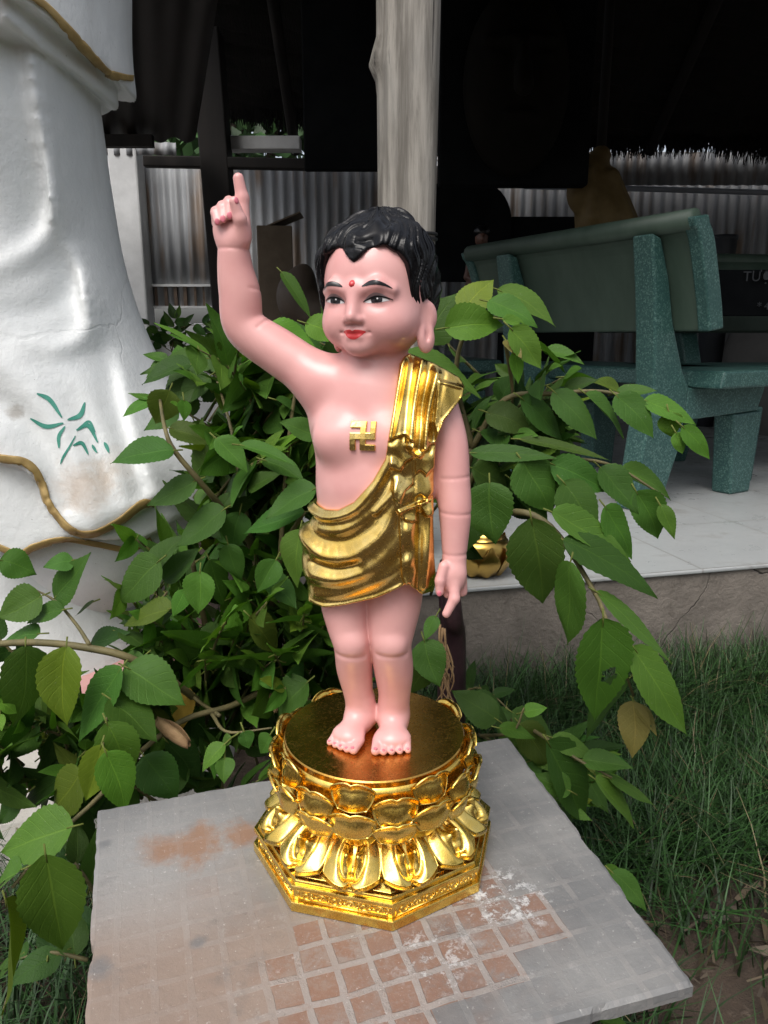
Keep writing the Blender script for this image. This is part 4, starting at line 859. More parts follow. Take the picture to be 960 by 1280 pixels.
# ------------------------------------------------------------------ large white robed statue
def m_white():
    s = N('chalky_white_paint'); n = s.noise(s.obj, 3, 6, .65); n2 = s.noise(s.obj, 26, 6, .7); n3 = s.noise(s.scale(s.obj, (1, 1, .25)), 9, 5, .65)
    col = s.mix(s.ramp(n, .3, .7), (.68, .705, .705), (.77, .785, .775)); col = s.mix(s.math('MULTIPLY', s.ramp(n3, .52, .75), .45), col, (.54, .545, .53))
    o_ = np.array(WB); st = s.blob(s.obj, tuple(hitw(106, 612)-o_), .075, .065, n2, .09); st2 = s.blob(s.obj, tuple(hitw(135, 590)-o_), .06, .05, n2, .08)
    col = s.mix(s.math('MULTIPLY', st, .62), col, (.42, .30, .20)); col = s.mix(s.math('MULTIPLY', st2, .40), col, (.46, .36, .26))
    sp = s.blob(s.obj, tuple(hitw(20, 516)-o_), .022, .012, n2, .04); col = s.mix(s.math('MULTIPLY', sp, .7), col, (.33, .30, .26))
    col = s.mix(s.math('MULTIPLY', s.ramp(s.noise(s.obj, 150, 3, .6), .70, .76), .6), col, (.22, .21, .19))
    ck = s.n('ShaderNodeTexVoronoi', {'Vector': s.mix(.10, s.obj, s.n('ShaderNodeTexNoise', {'Vector': s.obj, 'Scale': 6., 'Detail': 6.}).outputs[1]), 'Scale': 1.9}, feature='DISTANCE_TO_EDGE').outputs[0]
    crk = s.math('MULTIPLY', s.ramp(ck, .006, .001), s.ramp(s.noise(s.obj, 2.3, 2), .5, .62)); col = s.mix(s.math('MULTIPLY', crk, .15), col, (.2, .19, .18))
    s.bump(s.math('SUBTRACT', n2, s.math('MULTIPLY', crk, .25)), .30, .01); return s.done(col, .42)
WX, WY = -.90, 1.62; WB = (WX, WY, 0.)
trunkp = [(cone((WX, WY, .50), (WX, WY, 1.75), .375, .27), .05), (ell((WX+.02, WY-.06, 1.36), (.27, .30, .36)), .06), (cone((WX+.02, WY, .86), (WX+.25, WY-.02, .54), .29, .30), .12), (cone((WX, WY, 1.75), (WX, WY, 2.4), .30, .26), .1), (ell((WX, WY, 2.62), (.13, .14, .18)), .05)]
def sdw(p):
    d = .5
    for (f, lo, hi), k in trunkp:
        d = float(smin(np.float64(d), np.float64(f(np.float64(p[0]), np.float64(p[1]), np.float64(p[2]))), k))
    return d
def hitw(u, v, off=0.):
    r = ray(u, v); r = r/np.linalg.norm(r); t = .8
    for _ in range(60):
        d = sdw(CAM+r*t)-off
        if d < .0005: break
        t += d*.9
        if t > 2.6: t = WY/r[1]*1.0; break
    return CAM+r*t
WG = Grid((WX-.62, WY-.62, .36), (WX+.62, WY+.62, 2.3), .0075, .4)
for p, k in trunkp: WG.add(p, k, .16)
wxz = lambda u, v: (lambda p: (p[0], p[2]))(aty(u, v, 1.30))
XX, ZZ = WG.X[:, :, 0], WG.Z[:, 0, :]
WH = np.zeros((WG.n[0], WG.n[2]), np.float32)
def wr(pts, h, wpx, side=0.):
    global WH
    q = spline(pts, 22); p = [wxz(*t) for t in q]; d = seg2(XX, ZZ, p); w_ = wpx*.00140
    if side:      # steep on one side, long slope on the other
        a, b = np.array(p[0]), np.array(p[-1]); best = np.full(d.shape, 9.); sg = np.zeros(d.shape)
        for m0, m1 in zip(p[:-1], p[1:]):
            e = seg2(XX, ZZ, [m0, m1]); cr_ = (m1[0]-m0[0])*(ZZ-m0[1])-(m1[1]-m0[1])*(XX-m0[0]); sg = np.where(e < best, np.sign(cr_), sg); best = np.minimum(best, e)
        w_ = np.where(sg*side > 0, w_*.55, w_*1.7)
    WH = WH+h*np.exp(-(d/w_)**2)
_v, _f = WG.mesh(); wpre = BVHTree.FromPolygons(_v.tolist(), _f.tolist())
def hpre(u, v):
    for du in range(0, 40, 2):
        h = wpre.ray_cast(Vector(CAM), Vector(ray(u-du, v)).normalized())[0]
        if h is not None: return (h[0], h[2])
    return wxz(u, v)
def wv_(pts, wpx, skew=0.):     # fold whose height changes along its length: (u, v, height)
    global WH
    q = spline(pts, 30); p = [hpre(a+10, b) for a, b, _ in q]; w_ = wpx*.0019; out = 0
    p = np.array(p)
    for _ in range(14): p[1:-1] = (p[:-2]+2*p[1:-1]+p[2:])/4
    p = [tuple(t) for t in p]
    for k in range(29):
        e = seg2(XX, ZZ, [p[k], p[k+1]]); h = (q[k, 2]+q[k+1, 2])/2; g = h*np.exp(-(e/w_)**2); out = np.maximum(out, g) if h > 0 else np.minimum(out, g)
    WH = WH+.95*out
wv_([(80, 50, .010), (92, 120, .040), (98, 190, .046), (92, 258, .038), (62, 306, .020), (10, 336, .008), (-60, 350, .004)], 10)
wv_([(108, 95, .015), (124, 187, .044), (143, 300, .050), (142, 356, .044), (130, 402, .030), (96, 438, .014), (30, 430, .005)], 11)
wv_([(104, 120, -.010), (110, 190, -.024), (118, 270, -.026), (106, 345, -.020), (60, 388, -.008), (0, 392, -.003)], 10)
wv_([(76, 130, -.008), (80, 190, -.016), (70, 250, -.012), (30, 296, -.005)], 10)
wv_([(150, 330, .010), (152, 420, .028), (160, 500, .030), (182, 575, .028), (208, 640, .02)], 10)
wv_([(146, 400, -.006), (136, 470, -.016), (150, 540, -.018), (170, 610, -.012)], 9)
wv_([(70, 455, .004), (112, 490, .016), (140, 545, .020), (158, 625, .018)], 12)
wv_([(-40, 440, .006), (20, 462, .010), (62, 510, .014), (96, 570, .014), (120, 640, .012)], 14)
wv_([(-40, 490, -.006), (20, 520, -.012), (56, 575, -.012), (72, 630, -.010)], 11); wv_([(-60, 520, .010), (-10, 540, .014), (25, 585, .012)], 13)
WG.F = WG.F-WH[:, None, :]*.95*np.clip((WY-.02-WG.Y)/.30, 0, 1)
WFt = WG.F.copy()
# hem: outer robe cut along a wavy line, a second layer and the feet block below
hem1 = [(-260, 640), (-120, 600), (-60, 562), (0, 577), (30, 584), (46, 604), (57, 634), (84, 665), (115, 672), (150, 656), (181, 634), (200, 645), (240, 690), (300, 720)]
hem2 = [(-260, 720), (-100, 660), (-50, 668), (0, 688), (25, 696), (45, 686), (80, 678), (120, 684), (160, 690), (195, 676), (216, 668), (300, 680)]
def region(h): return [wxz(*t) for t in [(-1200, -900), (-1200, 640)]+h+[(900, 720), (900, -900)]]
Dr1 = poly2(XX, ZZ, region(hem1))[:, None, :].astype(np.float32); Dr2 = poly2(XX, ZZ, region(hem2))[:, None, :].astype(np.float32)
A1 = smax(WFt-.012, Dr1, .012); A2 = smax(WFt+.012, Dr2, .010); A3 = WFt+.060
shawl = [(-900, -900), (95, -900), (112, -60), (122, 0), (136, 45), (158, 84), (170, 104), (150, 101), (128, 92), (104, 66), (74, 34), (44, 6), (0, -14), (-200, -60), (-900, -60)]
shawl2 = [(-900, -900), (95, -900), (112, -60), (122, 0), (136, 45), (158, 84), (171, 104), (172, 148), (152, 160), (134, 158), (120, 124), (85, 86), (45, 52), (0, 24), (-200, 0), (-900, 0)]
Ds1 = poly2(XX, ZZ, [wxz(*t) for t in shawl])[:, None, :].astype(np.float32); Ds2 = poly2(XX, ZZ, [wxz(*t) for t in shawl2])[:, None, :].astype(np.float32)
WG.F = np.minimum(np.minimum(A1, A2), A3); WG.F = smin(WG.F, smax(WFt-.050, Ds2, .02), .008)
bulge = (.085+.02*np.sin(WG.X*30)).astype(np.float32); WG.F = smin(WG.F, smax(WFt-bulge, Ds1, .012), .012)
WV, WF = WG.mesh()
wst = T('robed_statue', 'tall white robed statue with gold trimmed folds and painted green leaves at the left', 'statue', WB)
WHITE = m_white(); M('robe', WV, WF, WHITE, wst, smooth=True)
wb = BVHTree.FromPolygons(WV.tolist(), WF.tolist())
def wh(u, v, lift=.002):
    r = ray(u, v); h = wb.ray_cast(Vector(CAM), Vector(r).normalized())
    if h[0] is None or h[0][1] > WY+.1: return None
    n_ = np.array(h[1]); n_ = n_*np.sign(-(n_@r)); return np.array(h[0])+n_*lift
TRIM = mottled('worn_ochre_gold_paint', (.30, .20, .07), (.44, .31, .12), 20, .5, metal=.25, bump=.2)
for h_, wd_ in ((hem1[1:-1], 10.), (hem2[1:-2], 8.), ([(-30, -24), (0, -14), (44, 6), (74, 34), (104, 66), (128, 92), (150, 101), (166, 103)], 9.)):
    q = spline(h_, 110); rows = []; run = []
    for i in range(110):
        t = q[min(i+1, 109)]-q[max(i-1, 0)]; t = t/np.linalg.norm(t); n2_ = np.array([t[1], -t[0]]); r_ = [wh(*(q[i]+n2_*wd_*a), .0042) for a in (.12, .34, .56, .78, 1.)]
        ok = all(x is not None for x in r_) and (not run or max(np.linalg.norm(r_[k]-run[-1][k]) for k in range(5)) < .05) and -90 < q[i][0] < 190
        if ok: run.append(r_)
        elif len(run) > len(rows): rows, run = run, []
        else: run = []
    if len(run) > len(rows): rows = run
    if len(rows) > 5: V, F = gridmesh(np.array(rows)); o = M('gold_trim', V, F, TRIM, wst, smooth=True); sm = o.modifiers.new('thick', 'SOLIDIFY'); sm.thickness = .0012; sm.offset = 0
GRN = mottled('turquoise_green_paint', (.03, .22, .16), (.09, .34, .26), 30, .5)
for pts, w_ in [([(46, 492), (62, 500), (77, 522)], 5), ([(84, 525), (100, 519), (106, 503)], 5.5), ([(38, 523), (58, 533), (79, 529)], 5), ([(81, 533), (74, 545), (74, 560)], 4), ([(95, 538), (110, 532), (122, 553)], 5), ([(98, 536), (111, 527), (119, 540)], 2.5),
                ([(91, 557), (102, 554), (110, 568)], 4), ([(130, 553), (133, 558), (136, 566)], 4), ([(115, 556), (117, 560), (121, 566)], 3), ([(76, 580), (79, 572), (86, 560), (94, 545)], 2.2)]:
    q = spline(pts, 14); L_ = []; R_ = []
    for i in range(14):
        t = q[min(i+1, 13)]-q[max(i-1, 0)]; t = t/np.linalg.norm(t); n2_ = np.array([-t[1], t[0]]); ww = w_*math.sin(math.pi*(.04+.92*i/13))**.8/2+.3
        L_.append(wh(*(q[i]+n2_*ww), .0012)); R_.append(wh(*(q[i]-n2_*ww), .0012))
    if all(x is not None for x in L_+R_): V, F = gridmesh(np.array([L_, R_])); M('painted_leaf', V, F, GRN, wst, smooth=True)
PINK = mottled('faded_pink_paint', (.42, .20, .19), (.54, .30, .28), 9, .7); WST = mottled('limestone_base', (.42, .40, .36), (.58, .56, .52), 6, .85, bump=.4, bdist=.008)
M('drum', *lathe([(.40, .12), (.42, .26), (.36, .34), (.34, .46), (.32, .62)], (WX, WY-.02, 0), 56), WHITE, wst, smooth=True)
M('pink_ring', *lathe([(.46, .215), (.485, .225), (.488, .245), (.475, .26), (.43, .275)], (WX, WY-.02, 0), 56), PINK, wst, smooth=True)
M('base_block', *lathe([(.60, -.02), (.58, .03), (.56, .10), (.50, .20), (.455, .217)], (WX, WY-.02, 0), 10, .3), WST, wst, bevel=.02)

# ------------------------------------------------------------------ shrubs: every leaf a bent, toothed blade on a stalk
def m_leaf():
    s = N('green_leaf'); uv = s.n('ShaderNodeSeparateXYZ', {0: s.uv}); u, v = uv.outputs[0], uv.outputs[1]
    at = s.n('ShaderNodeAttribute', attribute_name='tint').outputs[0]; au = s.math('ABSOLUTE', u)
    mid = s.ramp(au, .055, .015)
    fr = s.math('FRACT', s.math('MULTIPLY', s.math('SUBTRACT', v, s.math('MULTIPLY', au, .26)), 7.5)); side = s.ramp(s.math('ABSOLUTE', s.math('SUBTRACT', fr, .5)), .075, .02)
    n = s.noise(s.obj, 60, 4, .6); nf = s.noise(s.obj, 420, 3)
    col = s.mix(s.ramp(n, .3, .7, 0, .35), at, s.mix(1., at, (.72, .78, .70), 'MULTIPLY'))
    col = s.mix(s.math('MULTIPLY', s.math('MAXIMUM', mid, s.math('MULTIPLY', side, .45)), .5), col, s.mix(1., at, (1.9, 1.65, 1.6), 'MULTIPLY'))
    col = s.mix(s.math('MULTIPLY', s.ramp(nf, .70, .74), .5), col, (.28, .30, .24))
    s.bump(s.math('SUBTRACT', nf, s.math('MULTIPLY', s.math('MAXIMUM', mid, side), .8)), .35, .002)
    s.done(col, .58, spec=.22)
    tr = s.n('ShaderNodeBsdfTranslucent', {'Color': s.mix(1., at, (1.5, 1.7, .7), 'MULTIPLY')}); mx = s.n('ShaderNodeMixShader', {0: .22}); s.t.links.new(s.b.outputs[0], mx.inputs[1]); s.t.links.new(tr.outputs[0], mx.inputs[2]); s.t.links.new(mx.outputs[0], s.out.inputs[0])
    return s.m
LEAF = m_leaf(); STEM = mottled('green_brown_stem', (.085, .075, .03), (.15, .125, .05), 30, .7); TWIG = mottled('brown_twig', (.05, .03, .02), (.09, .06, .04), 30, .8)
LV, LS = [0, .04, .10, .2, .33, .48, .63, .76, .86, .94, 1], [.12, .46, .74, .94, 1.0, .93, .74, .50, .28, .11, .0]
class Plant:
    def __init__(s): s.V, s.F, s.U, s.C, s.n, s.st = [], [], [], [], 0, []
    def leaf(s, b, t, w_, col, nrm=None, droop=.10, fold=.26, nl=26, hole=None):
        b, t = np.asarray(b, float), np.asarray(t, float); d = t-b; L = np.linalg.norm(d); d /= L
        if nrm is None:
            vc = CAM-(b+t)/2; vc /= np.linalg.norm(vc); nrm = vc*.62+np.array([0, 0, .62])+nr.normal(0, .20, 3)
        n_ = nrm-d*(nrm@d); n_ /= np.linalg.norm(n_)+1e-9; sd_ = np.cross(d, n_)
        droop *= rnd.uniform(.5, 1.9); fold *= rnd.uniform(.3, 1.9); hole = hole or ((rnd.uniform(.25, .75), rnd.choice((-.5, -.15, .5, .83))) if rnd.random() < .035 else None); asym = rnd.uniform(-.12, .12); bend = rnd.uniform(-.05, .05)*L; wv = rnd.uniform(0, 6)
        rows = []; us = np.array([-1, -.66, -.33, 0, .33, .66, 1]) if not hole else np.linspace(-1, 1, 21)
        if hole: nl = 64
        for i in range(nl+1):
            v = i/nl; sh = float(np.interp(v, LV, LS))
            tooth = 1+.030*(((i if nl < 60 else i//2) % 2)*2-1)*(0 < i < nl)
            c = b+d*(L*v)+n_*(-droop*L*(v*v)*1.0+droop*L*.35*v)+sd_*bend*math.sin(math.pi*v)
            for u in us:
                tt = tooth if abs(u) == 1 else 1; hw = w_/2*sh*tt*(1+asym*np.sign(u))
                rows.append(c+sd_*(u*hw)+n_*(fold*abs(u)*hw-.10*u*u*hw+.02*w_*math.sin(v*9+u*2+wv)))
                s.U.append((u, v)); s.C.append(col)
        k = len(us); i0 = s.n; hp_ = rnd.uniform(0, 6)
        for i in range(nl):
            for j in range(k-1):
                if hole:
                    hx_, hy_ = ((i+.5)/nl-hole[0])/.062, ((us[j]+us[j+1])/2-hole[1])/.30; ha = math.atan2(hy_, hx_)
                    if math.hypot(hx_, hy_) < 1+.25*math.sin(2*ha+hp_)+.15*math.sin(5*ha+hp_*2): continue
                s.F.append((i0+i*k+j, i0+i*k+j+1, i0+(i+1)*k+j+1, i0+(i+1)*k+j))
        s.V += rows; s.n += len(rows)
        V, F = tube([b-d*.012-n_*.002, b, b+d*L*.08], [.0012, .0011, .0005], 5); s.F += [tuple(i+s.n for i in q) for q in F]; s.V += list(V); s.n += len(V)
        s.U += [(0., .5)]*len(V); s.C += [np.array([.10, .13, .03])]*len(V)
    def stem(s, pts, r0, r1, n=24):
        q = spline(pts, n); s.st.append(tube(q, np.linspace(r0, r1, n), 7)); return q
    def build(s, name, label, loc, stem=None, group='shrubs around the statue'):
        t = T(name, label, 'shrub', loc, group)
        M('foliage', np.array(s.V), s.F, LEAF, t, smooth=True, uv=np.array(s.U), tint=np.array(s.C))
        for b_ in s.st: M('branch', *b_, stem or STEM, t, smooth=True)
        return t
def tint(k): # 0 dark: old leaves, and shade put into deeper ones ... 1 young and bright
    a, b = np.array([.020, .049, .011]), np.array([.105, .235, .024]); c = a+(b-a)*k; c = c*(1+nr.normal(0, .13))*np.array([1+nr.normal(0, .10), 1, 1+nr.normal(0, .10)])
    return c*np.array([1.7, 1.15, .9]) if rnd.random() < .05 else c
def L2(pl, bu, bv, tu, tv, w_, Y, k=.35, dY=None, hole=None, droop=.10):
    dY = rnd.uniform(-.03, .02) if dY is None else dY
    b, t = aty(bu, bv, Y), aty(tu, tv, Y+dY); pl.leaf(b, t, w_*pxm((b+t)/2)*1.12, tint(k), hole=hole, droop=droop)
def spray(pl, pts, sz, k=.25, r=.0028, every=.036, spread=1.0, tip=True):
    """a flat spray: a twig in space with alternating leaves along it"""
    P3 = [aty(*p) for p in pts]; L = sum(np.linalg.norm(b-a) for a, b in zip(P3[:-1], P3[1:])); n = max(6, int(L/every*.9))
    q = pl.stem(P3, r, r*.4, max(12, n*2)); Q = spline(P3, n+1)
    for i in range(1, n+1):
        d = Q[i]-Q[i-1]; d /= np.linalg.norm(d); vc = CAM-Q[i]; vc /= np.linalg.norm(vc); nm = vc*.60+np.array([0, 0, .65])+nr.normal(0, .15, 3); nm -= d*(nm@d); nm /= np.linalg.norm(nm); sd_ = np.cross(d, nm)*(1 if i % 2 else -1)
        a = rnd.uniform(.65, 1.1)*spread; ld = d*math.cos(a)+sd_*math.sin(a)+np.array([0, 0, -.22])+nr.normal(0, .08, 3); ld /= np.linalg.norm(ld)
        l_ = sz*rnd.uniform(.75, 1.15)*(1-.35*(i/n)**3); pl.leaf(Q[i], Q[i]+ld*l_, l_*rnd.uniform(.48, .62), tint(max(0, k+rnd.gauss(0, .10)+.25*(i/n)**4)), nrm=nm)
    if tip: d = Q[-1]-Q[-2]; d /= np.linalg.norm(d); pl.leaf(Q[-1], Q[-1]+d*sz*.6, sz*.26, tint(min(1, k+.35)))
# --- right shrub
RP = Plant()
for a in [(578, 390, 617, 344, 40, 1.02, .62), (610, 377, 674, 402, 36, 1.0, .6), (622, 362, 699, 401, 40, 1.05, .55), (556, 410, 634, 402, 44, .98, .55), (638, 410, 680, 461, 40, .96, .72), (628, 399, 670, 412, 20, .97, .6),
          (664, 424, 709, 464, 34, 1.02, .42), (680, 438, 731, 450, 22, 1.04, .48), (643, 440, 648, 480, 16, .97, .8), (534, 428, 568, 366, 50, 1.05, .35), (503, 441, 608, 484, 50, .98, .42), (626, 504, 640, 467, 38, 1.12, .2),
          (608, 515, 668, 540, 40, 1.02, .25), (651, 497, 710, 550, 38, 1.0, .28), (692, 489, 751, 546, 40, 1.0, .3), (732, 492, 785, 545, 38, 1.0, .32), (770, 494, 820, 546, 38, 1.0, .36), (705, 486, 748, 472, 18, 1.04, .25), (776, 490, 742, 474, 22, 1.05, .3),
          (770, 492, 822, 485, 22, 1.04, .4), (805, 500, 873, 528, 30, 1.0, .55), (836, 516, 842, 548, 28, .99, .7), (853, 533, 891, 574, 26, .98, .72), (845, 541, 856, 567, 24, .98, .7), (856, 540, 872, 560, 18, .99, .8),
          (612, 603, 618, 682, 62, .92, .35), (652, 575, 692, 642, 56, .95, .28), (688, 579, 766, 613, 42, .96, .32), (704, 602, 752, 664, 58, .94, .32), (750, 584, 800, 641, 40, .98, .35), (776, 586, 845, 622, 30, 1.0, .42), (795, 614, 826, 676, 42, .97, .45),
          (825, 631, 845, 674, 20, .96, .6), (756, 633, 796, 699, 48, .93, .5), (650, 549, 766, 571, 18, .98, .22), (588, 566, 700, 570, 24, .97, .22), (600, 540, 655, 575, 40, 1.02, .18), (640, 600, 690, 650, 40, .98, .22), (590, 585, 640, 610, 40, 1.0, .2),
          (664, 648, 682, 764, 64, .86, .36), (713, 702, 701, 808, 66, .83, .42), (704, 675, 833, 741, 48, .88, .38), (690, 640, 796, 698, 46, .9, .42), (746, 740, 850, 825, 36, .86, .45), (791, 808, 873, 920, 52, .82, .62), (786, 848, 720, 920, 44, .90, .2),
          (622, 900, 566, 862, 40, .98, .18), (624, 910, 672, 924, 18, .94, .6), (655, 890, 684, 884, 18, .95, .55), (684, 926, 741, 1032, 60, .93, .3), (690, 922, 748, 946, 26, .95, .35), (728, 950, 791, 956, 28, .93, .4), (713, 989, 667, 967, 28, .92, .45),
          (744, 974, 803, 1032, 46, .90, .5), (760, 972, 825, 1003, 26, .91, .52), (650, 905, 690, 960, 40, 1.0, .2), (640, 890, 700, 935, 36, 1.02, .18), (765, 1090, 813, 1140, 28, .85, .45), (752, 1086, 790, 1110, 22, .87, .4), (745, 1272, 800, 1290, 26, .6, .5), (600, 620, 572, 700, 44, 1.0, .2)]:
    L2(RP, *a, droop=.14)
L2(RP, 754, 773, 748, 908, 68, .80, .45, hole=(.52, -.35)); L2(RP, 590, 870, 640, 905, 34, 1.02, .16)
for a in [(791, 876, 790, 950, 36), (796, 880, 822, 920, 18), (632, 425, 640, 440, 12), (641, 432, 652, 446, 12)]:   # young coppery leaves
    b, t = aty(a[0], a[1], .84 if a[1] > 600 else .96), aty(a[2], a[3], .82 if a[1] > 600 else .94); RP.leaf(b, t, a[4]*pxm(b)*1.1, np.array([.15, .13, .035]))
for pts, r0, r1 in [([(570, 890, 1.25), (565, 760, 1.15), (572, 640, 1.08), (590, 560, 1.05)], .006, .005), ([(590, 560, 1.05), (630, 500, 1.03), (690, 492, 1.02), (770, 492, 1.02), (850, 532, 1.0)], .005, .0015), ([(590, 560, 1.05), (570, 470, 1.05), (590, 405, 1.02), (650, 395, 1.0)], .005, .0015),
                    ([(575, 640, 1.08), (610, 565, 1.0), (680, 572, .98), (760, 580, .99), (830, 620, .98)], .005, .0014), ([(580, 660, 1.06), (640, 640, .93), (690, 660, .9), (740, 735, .87), (758, 775, .82), (792, 870, .83)], .0055, .0015),
                    ([(640, 900, 1.1), (670, 915, 1.0), (720, 948, .93), (765, 972, .91)], .004, .0014), ([(632, 428, .99), (640, 480, 1.03), (640, 505, 1.04)], .003, .002), ([(600, 920, 1.05), (640, 915, .96), (655, 885, .95)], .003, .0012)]:
    RP.stem([aty(*p) for p in pts], r0, r1)
for pts, sz in [([(560, 700, 1.3), (600, 640, 1.25), (650, 600, 1.2)], .07), ([(560, 560, 1.3), (620, 540, 1.25), (660, 520, 1.25)], .07), ([(560, 880, 1.2), (600, 860, 1.15), (650, 900, 1.1)], .06), ([(540, 640, 1.25), (600, 560, 1.2), (640, 470, 1.2)], .07), ([(600, 470, 1.2), (560, 430, 1.15), (535, 390, 1.15)], .07), ([(640, 960, 1.12), (690, 985, 1.05), (730, 1000, 1.0)], .06)]: spray(RP, pts, sz, .10)
for k in range(12):
    u, v = rnd.uniform(600, 720), rnd.uniform(915, 1000); Y = rnd.uniform(.98, 1.12); a = rnd.uniform(-.6, .9)
    spray(RP, [(u-math.cos(a)*35, v-math.sin(a)*30-10, Y+.08), (u, v, Y), (u+math.cos(a)*35, v+math.sin(a)*25+8, Y-.03)], .075, .20)
for k in range(30):
    u, v = rnd.uniform(555, 690), rnd.uniform(480, 700); Y = rnd.uniform(1.06, 1.3); a = rnd.uniform(-1.2, .4)
    if v > 600 and u > 560: v -= 90
    spray(RP, [(u-math.cos(a)*40, v-math.sin(a)*40+15, Y+.06), (u, v, Y), (u+math.cos(a)*40, v+math.sin(a)*30+8, Y-.05)], .075, .14)
# --- left shrub
LP = Plant()
for a in [(68, 748, 107, 690, 44, .98, .3), (92, 700, 54, 706, 30, .98, .35), (0, 700, 48, 716, 38, .97, .3), (52, 745, -5, 772, 44, .96, .32), (80, 762, 28, 776, 26, .95, .35), (50, 792, -5, 802, 38, .94, .3), (117, 752, 92, 768, 14, .98, .25), (112, 806, 158, 786, 36, 1.0, .2),
          (32, 808, 23, 914, 58, .86, .38), (83, 808, 81, 911, 52, .86, .36), (152, 834, 92, 928, 52, .88, .36), (137, 873, 200, 926, 62, .86, .36), (158, 834, 233, 878, 58, .9, .32), (133, 903, 162, 985, 48, .80, .5), (127, 931, 106, 1004, 36, .77, .72), (132, 940, 160, 1018, 46, .76, .70),
          (91, 1033, -8, 1063, 62, .74, .45), (57, 1068, 79, 1196, 70, .70, .46), (7, 1125, 21, 1266, 66, .68, .44), (27, 1087, -8, 1108, 42, .71, .48), (102, 966, 54, 1020, 54, .82, .32), (82, 966, 20, 1004, 40, .9, .12), (35, 990, -6, 1030, 44, .88, .14), (96, 1010, 118, 1108, 34, .84, .2),
          (180, 945, 223, 1002, 48, .86, .28), (208, 926, 256, 984, 50, .95, .12), (281, 930, 250, 963, 22, .84, .55), (281, 947, 280, 979, 22, .83, .6), (272, 945, 264, 978, 14, .84, .6), (305, 914, 312, 936, 20, .86, .4), (338, 918, 324, 943, 22, .85, .4), (290, 922, 276, 934, 18, .85, .4),
          (-2, 876, 24, 890, 22, .84, .85), (0, 893, 2, 914, 12, .84, .8), (50, 905, 20, 935, 36, .95, .12), (95, 900, 60, 940, 40, 1.0, .12), (150, 790, 200, 812, 30, 1.0, .18), (180, 820, 150, 850, 40, .96, .25), (215, 760, 150, 778, 38, .98, .2), (120, 1160, 60, 1130, 30, .85, .1)]:
    L2(LP, *a, droop=.14)
for pts, r0, r1 in [([(-40, 808, .93), (40, 803, .92), (110, 810, .92), (170, 826, .93), (240, 870, 1.0), (270, 905, 1.1)], .0045, .006), ([(112, 806, .92), (95, 780, .95), (70, 752, .97), (40, 735, .98)], .003, .0012), ([(170, 826, .93), (150, 850, .9), (137, 880, .86), (128, 935, .78)], .003, .0012),
                    ([(345, 855, 1.05), (290, 882, .98), (230, 900, .93), (170, 945, .86), (120, 1000, .8), (60, 1055, .74), (15, 1110, .70)], .005, .002), ([(255, 870, 1.05), (243, 820, 1.05), (225, 770, 1.05)], .004, .003), ([(265, 893, .95), (285, 915, .90), (340, 910, .90)], .003, .0012), ([(275, 895, .95), (240, 870, 1.0), (200, 830, 1.05)], .003, .002)]:
    LP.stem([aty(*p) for p in pts], r0, r1)
for pts, sz in [([(230, 960, 1.05), (190, 900, 1.02), (150, 870, 1.0)], .07), ([(140, 1030, .95), (110, 970, .95), (60, 930, .98)], .07), ([(120, 1120, .8), (95, 1080, .8), (60, 1050, .82)], .06), ([(280, 970, 1.0), (240, 950, .97), (200, 960, .92)], .06), ([(40, 840, 1.02), (0, 800, 1.0), (-40, 760, 1.0)], .07), ([(110, 1200, .75), (60, 1190, .75), (20, 1200, .76)], .06), ([(300, 850, 1.15), (260, 800, 1.12), (230, 760, 1.1)], .07), ([(250, 850, 1.1), (200, 800, 1.08), (170, 780, 1.05)], .07)]: spray(LP, pts, sz, .12)
for k in range(26):
    u, v = rnd.uniform(-20, 330), rnd.uniform(870, 1000); Y = 1.02-.0009*(v-880)-.0004*(330-u); a = rnd.uniform(-3.0, -.2)
    spray(LP, [(u-math.cos(a)*45, v-math.sin(a)*40+15, Y+.12), (u, v, Y+.08), (u+math.cos(a)*45, v+math.sin(a)*30, Y+.04)], .085, .22)
